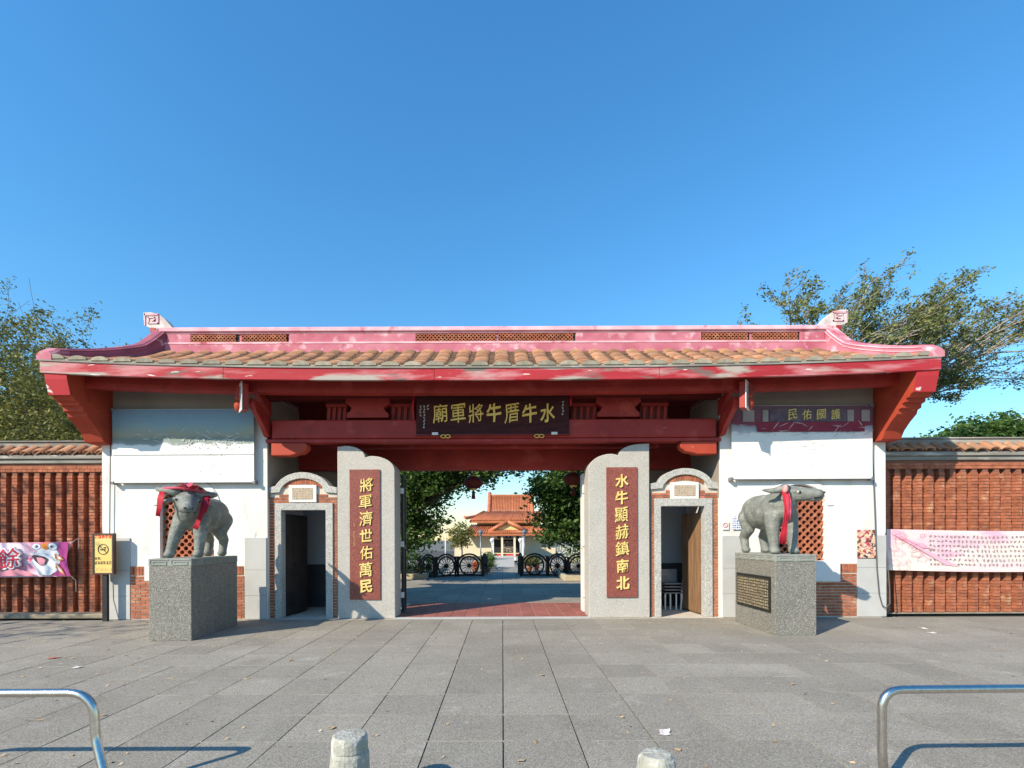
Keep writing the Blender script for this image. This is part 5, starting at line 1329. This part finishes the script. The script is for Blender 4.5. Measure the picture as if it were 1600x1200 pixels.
def bed(x0, x1, y0, y1, label):
    t = thing('planting_bed', ((x0+x1)/2, y0, 0), label, 'planter')
    obj('kerb', MB().box(x0, x1, y0, y0+.18, 0, .22), SANDST, t, bevel=.03)
    obj('side_kerb', MB().box(x0 if x0 > 0 else x1-.18, x0+.18 if x0 > 0 else x1, y0+.181, y1, 0, .215), SANDST, t, bevel=.03)
    obj('soil', MB().box(x0 if x0 < 0 else x0+.181, x1-.181 if x0 < 0 else x1, y0+.181, y1, 0, .17), SOIL, t)
bed(-9, X(664, 20), 20.0, 27, 'tan kerbed planting bed under the dark tree, on the dark doorway side')
bed(X(882, 18.9), 9, 18.9, 27, 'tan kerbed planting bed under the dark tree, on the timber door side')
def lamp(px, py, y, r, m, label, pole_m, cat='lamp'):
    t = thing('garden_lamp', (X(px, y), y, 0), label, cat)
    zc = Z(py, y); obj('pole', MB().tube([(X(px, y), y, 0), (X(px, y), y, zc-r*.8)], .035, 8), pole_m, t)
    obj('lamp_collar', MB().lathe([(.05, -r-.06), (.09, -r-.02), (.09, -r*.8)], (X(px, y), y, zc), 10), pole_m, t)
    obj('lamp_globe', MB().ball((X(px, y), y, zc), r, 14, 10), m, t)
BLUEG = mat('blue grey globe', (.13, .20, .25), (.10, .16, .2), scale=3, rough=.35)
lamp(751, 831.5, 27, .125, BLUEG, 'garden lamp with blue grey globe on the dark doorway side of the path', GREYM); lamp(819, 831.5, 27, .125, BLUEG, 'garden lamp with blue grey globe on the timber door side of the path', GREYM)
WG = mat('white globe', (.85, .85, .85), (.8, .8, .8), rough=.3)
lamp(768.5, 844, 40, .16, WG, 'white globe lamp before the temple on the dark doorway side of the porch', WHITEM); lamp(813, 844, 40, .16, WG, 'white globe lamp before the temple on the timber door side of the porch', WHITEM)
lamp(696, 830, 30, .05, WHITEM, 'slim white pole beside the dark tree', WHITEM, 'pole')
def lantern(px, py, y, r, label):
    t = thing('red_lantern', (X(px, y), y, Z(py, y)), label, 'lantern', 'red lanterns under the rear eave')
    cx, cz = X(px, y), Z(py, y)
    prof = [(r*.35, -r*.66)]+[(r*math.cos(a), r*.68*math.sin(a)) for a in (R(-70+140*i/12) for i in range(13))]+[(r*.35, r*.66)]
    mb = MB(); seg = 32; vs = []
    for rr, z in prof:
        for j in range(seg):
            an = 2*math.pi*j/seg; q = rr*(1-.035*(j % 2)); vs.append((cx+q*math.cos(an), y+q*math.sin(an), cz+z))
    mb.add(vs, [(i*seg+j, i*seg+(j+1) % seg, (i+1)*seg+(j+1) % seg, (i+1)*seg+j) for i in range(len(prof)-1) for j in range(seg)], True)
    obj('shade', mb, LANT, t); obj('collar', MB().lathe([(r*.36, -r*.76), (r*.36, -r*.64)], (cx, y, cz), 14).lathe([(r*.36, r*.64), (r*.36, r*.76)], (cx, y, cz), 14), GOLD, t)
    obj('tassel', MB().lathe([(.012, -r*1.7), (.05, -r*1.68), (.035, -r*1.0), (.012, -r*.76)], (cx, y, cz), 10), LANT, t)
    obj('cord', MB().tube([(cx, y, cz+r*.74), (cx, y, 4.4)], .006, 5), BLACKM, t)
lantern(740, 754, 12.35, .24, 'round red lantern hanging before the sky gap in the trees'); lantern(896, 749, 12.35, .25, 'round red lantern hanging close to the pier beside the timber door')

# temple hall
yt = 48.0
def TX(p): return X(p, yt)
def TZ(p): return Z(p, yt)
tmp = thing('temple_hall', (TX(788), yt+3, 0), 'distant cream temple hall with tiered orange tile roofs seen through the gate', 'temple')
wl_ = obj('wall', MB().box(TX(710), TX(868), yt, yt+9, 0, TZ(834)).box(TX(744), TX(842), yt+1.6, yt+8, TZ(834), TZ(812)), CREAM, tmp)
def tiled(name, quad, n, parent, rr=.085):
    """roof slope from four corners (eave left, eave right, top right, top left) with cover-tile ribs"""
    a, b, c_, d = [V(q) for q in quad]; mb = MB().add([a, b, c_, d, a-V((0, 0, .18)), b-V((0, 0, .18)), c_-V((0, 0, .18)), d-V((0, 0, .18))], [(0, 1, 2, 3), (7, 6, 5, 4), (0, 4, 5, 1), (0, 3, 7, 4), (1, 5, 6, 2)])
    o = obj(name, mb, ORTILE, parent, fix=False); rb = MB()
    for i in range(n):
        u = (i+.5)/n; p, q = a.lerp(b, u), d.lerp(c_, u); m = p.lerp(q, .5)-V((0, 0, .04*(p-q).length*.3)); rb.tube([p+V((0, -.04, .06)), m+V((0, 0, .06)), q+V((0, 0, .06))], rr, 6)
    tag(obj('tile_rib', rb, ORTILE, o, fix=False), kind='stuff'); return o
ye, yd_, = yt+.6, yt+4.6
r1 = tiled('upper_roof', ((TX(733), ye, TZ(813.5)), (TX(848), ye, TZ(813.5)), (X(842, yt+2.2), yt+2.2, Z(800.5, yt+2.2)), (X(757, yt+2.2), yt+2.2, Z(800.5, yt+2.2))), 40, tmp)
tiled('upper_roof', ((X(763, yt+2.2), yt+2.2, Z(803, yt+2.2)), (X(833, yt+2.2), yt+2.2, Z(803, yt+2.2)), (X(831, yd_), yd_, Z(775, yd_)), (X(765, yd_), yd_, Z(775, yd_))), 28, tmp)
for p0, p1, p2 in ((764.5, 766, 765.5), (832, 831, 831.5)):
    obj('roof_ridge', MB().tube([(X(p0, yt+2.0), yt+1.9, Z(806, yt+2)), (X(p0, yt+2.4), yt+2.4, Z(798, yt+2.4)), (X(p2, yd_), yd_, Z(772.5, yd_)), (X(p2, yd_), yd_+.2, Z(770.5, yd_))], .2, 6), ORTILE, tmp)
for s, pc, pe in ((-1, 757, 729), (1, 842, 852)):
    obj('hip_ridge', MB().tube([(X(pc, yt+2.2), yt+2.2, Z(799.5, yt+2.2)), (X((pc+pe)/2, yt+1.4), yt+1.4, Z(806.5, yt+1.4)), (X(pe, ye-.2), ye-.2, Z(809.5, ye)), (X(pe+s*3, ye-.3), ye-.4, Z(807.5, ye))], .16, 6), ORTILE, tmp)
obj('ridge', MB().box(X(764, yd_), X(833, yd_), yd_-.2, yd_+.2, Z(776, yd_), Z(773, yd_)), ORTILE, tmp)
obj('gable_side', MB().prism([(X(763, yt+3), Z(803, yt+3)), (X(766, yd_), Z(776, yd_)), (X(831, yd_), Z(776, yd_)), (X(833, yt+3), Z(803, yt+3))], yt+4.7, yt+7), CREAM, tmp)
tiled('lower_roof', ((TX(724), yt-1.2, Z(834, yt-1.2)), (TX(880), yt-1.2, Z(834, yt-1.2)), (TX(862), yt+1.6, Z(821, yt+1.6)), (X(736, yt+1.6), yt+1.6, Z(821, yt+1.6))), 46, tmp)
tiled('porch_roof', ((X(762, yt-3), yt-3, Z(834, yt-3)), (X(825, yt-3), yt-3, Z(834, yt-3)), (X(814, yt-2), yt-2, Z(827, yt-2)), (X(774, yt-2), yt-2, Z(827, yt-2))), 20, tmp)
yp = yt-2.4
obj('porch_gable', MB().prism([(X(776, yp), Z(828, yp)), (X(793, yp), Z(817, yp)), (X(812, yp), Z(828, yp))], yp, yp+2.4), mat('yellow gable', (.76, .63, .28), rough=.7), tmp)
for s, xe in ((-1, 764), (1, 824)):
    obj('gable_ridge', MB().tube([(X(793, yp), yp-.15, Z(815, yp)), (X((793+xe)/2, yp), yp-.15, Z(822.5, yp)), (X(xe, yp), yp-.15, Z(831, yp))], .19, 6), ORTILE, tmp)
for p in (770, 784.5, 804, 816.5):
    obj('pillar', MB().box(X(p-1.6, yt-2.7), X(p+1.6, yt-2.7), yt-2.8, yt-2.4, 0, Z(838, yt-2.7)), CREAM if p in (784.5, 804) else WHITEM, tmp)
dk = obj('doorway', MB().box(TX(771), TX(815), yt-.06, yt-.01, .35, TZ(843)), BLACKV, tmp)
obj('lintel_board', MB().box(X(777, yt-2.6), X(811, yt-2.6), yt-2.62, yt-2.5, Z(841.5, yt-2.6), Z(835.5, yt-2.6)), BLACKV, tmp)
mb = MB()
for k in range(5): mb.box(X(781+k*6, yt-2.6), X(784+k*6, yt-2.6), yt-2.66, yt-2.625, Z(840, yt-2.6), Z(837.4, yt-2.6))
tag(obj('board_marks', mb, GREYM, tmp), kind='stuff')
obj('altar_frontal', MB().box(TX(786), TX(802), yt-.14, yt-.07, TZ(862), TZ(846)), glyph_mat('altar print', (.10, .08, .07), (.5, .4, .35), (.3, .3), noise_scale=6, th=.55), tmp)
for k, (a, b) in enumerate(((771, 783), (785.5, 803), (805, 816))): obj('red_rail', MB().box(X(a, yt-2.6), X(b, yt-2.6), yt-2.55, yt-2.45, .05, .28), RIBBON, tmp)
obj('temple_step', MB().box(TX(765), TX(822), yt-3.2, yt-.005, 0, .12), CONCRETE, tmp)
obj('forecourt_paving', MB().box(X(771, 36), X(811, 36), 29, 44.7, -.004, .01), mat('pale paving', (.46, .43, .37), (.4, .37, .32), scale=1, rough=.9), tmp)
for a, b in ((724, 756), (830, 860)):
    pass
# small plants and pots near the fences
def potted(px, y, h, m, label, seed, cat='plant'):
    rg = random.Random(seed); t = thing('potted_plant', (X(px, y), y, 0), label, cat, 'potted plants along the path')
    obj('pot', MB().lathe([(.10, 0), (.15, .22), (.165, .25), (.13, .26)], (X(px, y), y, 0), 12), mat('clay pot', (.4, .16, .08)), t)
    mb = MB()
    for k in range(70):
        a = rg.uniform(0, 6.28); e = rg.uniform(.3, 1.4); L = h*rg.uniform(.5, 1); d = V((math.cos(a)*math.cos(e), math.sin(a)*math.cos(e), math.sin(e))); s = V((-math.sin(a), math.cos(a), 0))*.02
        p = V((X(px, y), y, .25)); q = p+d*L*.6; r_ = p+d*L+V((0, 0, -.1*L)); mb.add([p-s*.5, p+s*.5, q+s, r_, q-s], [(0, 1, 2, 3, 4)])
    obj('foliage', mb, m, t, fix=False)
FLW = mat('orange flower', (.7, .22, .04), (.6, .08, .03), scale=9, island=.2)
for i, (px, y, h, m, lb) in enumerate(((742, 24.5, .4, FLW, 'potted plant with orange blooms above the cart wheel fence'), (757, 25, .8, LEAFY, 'leafy yellow green potted plant beside the path'), (762, 24, .5, LEAFD, 'dark leafy potted plant low beside the path'), (827, 24.5, .95, LEAFY, 'spiky yellow green potted plant above the cart wheel fence'), (838, 25.5, .7, LEAFD, 'dark potted plant behind the arched fence panel'))): potted(px, y, h, m, lb, i)
leafy('white_flower_bush', (X(893, 23), 23, .1), [((X(893, 23), 23, .95), (.5, .4, .35)), ((X(903, 23), 23, .8), (.45, .4, .3))], 0, .05, 40, 40, .05, 'white flowering bush behind the cart wheel fence', mat('white petals', (.75, .74, .66), (.35, .42, .12), scale=6, lo=.5, hi=.6, trans=.2), 19, 'bush', .14)
leafy('path_hedge', (X(760, 26), 26, 0), [((X(762, 26), 26.5, .45), (.35, 2.4, .42))], 0, .05, 60, 36, .05, 'low dark hedge along the path to the temple', LEAFD, 23, 'hedge', .13)
# small person on the path
mb = MB(); h = .68
capsule_set(mb, (-.045, 0, .03), (-.05, 0, .33), .034, .05); capsule_set(mb, (.05, -.05, .03), (.05, 0, .33), .034, .05)
mb.ball((0, 0, .36), (.095, .065, .07)); capsule_set(mb, (0, 0, .38), (0, 0, .50), .08, .085); capsule_set(mb, (-.085, 0, .51), (-.12, -.02, .33), .032, .024); capsule_set(mb, (.085, 0, .51), (.12, -.03, .34), .032, .024)
capsule_set(mb, (0, 0, .52), (0, -.005, .56), .035, .032); mb.ball((0, -.005, .62), (.06, .066, .075))
for sx in (-1, 1):
    mb.ball((sx*.05, -.03, .012), (.03, .055, .022)); mb.ball((sx*.122, -.025, .305), (.018, .018, .032)); mb.ball((sx*.06, -.005, .615), (.012, .014, .018))
mb.ball((0, -.07, .612), (.012, .014, .016))
pm = remeshed('person', mb, .011, .5, 3, mat('skin', (.50, .32, .23), rough=.6))
for nm_, c_ in (('white shirt', (.78, .76, .74)), ('black trousers', (.02, .02, .025)), ('dark hair', (.015, .012, .01))): pm.materials.append(mat(nm_, c_, rough=.8))
for p_ in pm.polygons:
    z_, y_, x_ = p_.center.z, p_.center.y, abs(p_.center.x)
    if .03 < z_ < .36 and x_ < .1: p_.material_index = 2
    elif .34 <= z_ < .54 and not (x_ > .1 and z_ < .42): p_.material_index = 1
    elif z_ > .655 or (z_ > .58 and y_ > .01): p_.material_index = 3
po = obj('person', pm, None, None, loc=(X(806, 29), 29, .012)); tag(po, 'small person in white top and dark trousers walking on the temple path', 'person')

# ------------------------------------------------------------------ litter on the plaza
rg = random.Random(77); vs, fs = [], []
for k in range(430):
    y = 3.4+6.6*rg.random()**1.15; x = rg.uniform(-11, 11)*min(1, y/8+.25)
    if rg.random() < .35: x = rg.uniform(-9, -1)*min(1, y/7+.2)
    s = rg.uniform(.010, .030)*(1 if rg.random() < .85 else 1.7); a = rg.uniform(0, 6.28); z = .004
    d = V((math.cos(a), math.sin(a), 0)); w = V((-d.y, d.x, 0)); c = V((x, y, z))
    o = len(vs); vs += [tuple(c-d*s), tuple(c+w*s*.55+V((0, 0, rg.uniform(0, .012)))), tuple(c+d*s+V((0, 0, rg.uniform(0, .016)))), tuple(c-w*s*.5)]; fs.append((o, o+1, o+2, o+3))
me = bpy.data.meshes.new('fallen_leaves'); me.from_pydata(vs, [], fs)
tag(obj('fallen_leaves', me, DRYLEAF), 'dry fallen leaves scattered over the grey pavers', 'leaves', kind='stuff')
def scrap(px, py, w, d, m, label, seed, name='paper_scrap'):
    rg = random.Random(seed); y = CH*F/(py-HY); x = X(px, y); mb = MB(); n = 5; vs_ = []
    for i in range(n):
        for j in range(n):
            u, v = i/(n-1)-.5, j/(n-1)-.5; vs_.append((x+w*u+d*.25*v+rg.uniform(-.012, .012), y+d*v+rg.uniform(-.012, .012), .006+.028*max(0, noise.noise(V((u*4+seed, v*4, 0))))+.012*abs(u)))
    mb.add(vs_, [(i*n+j, (i+1)*n+j, (i+1)*n+j+1, i*n+j+1) for i in range(n-1) for j in range(n-1)])
    tag(obj(name, mb, m, fix=False), label, 'litter')
scrap(1037, 1146, .085, .13, PAPER, 'white crumpled paper lying behind the shorter bollard', 1)
scrap(83, 1026, .1, .11, mat('faded red paper', (.5, .17, .12)), 'faded red paper scrap on the pavers near the no smoking sign', 2)
scrap(1442, 985, .1, .12, PAPER, 'white paper scrap below the donor banner', 3); scrap(1455, 992, .13, .1, PAPER, 'larger white paper scrap nearest the viewer below the donor banner', 4)
scrap(120, 1041, .09, .07, PAPER, 'white paper scrap on the pavers near the bent barrier hoop', 5)
scrap(1058, 1174, .035, .04, DRYLEAF, 'curled yellow leaf beside the shorter bollard', 6, 'curled_leaf'); scrap(518, 1137, .04, .045, DRYLEAF, 'orange brown leaf beside the capped bollard', 7, 'curled_leaf')
for o in bpy.data.objects:
    if '_w' in o: del o['_w']
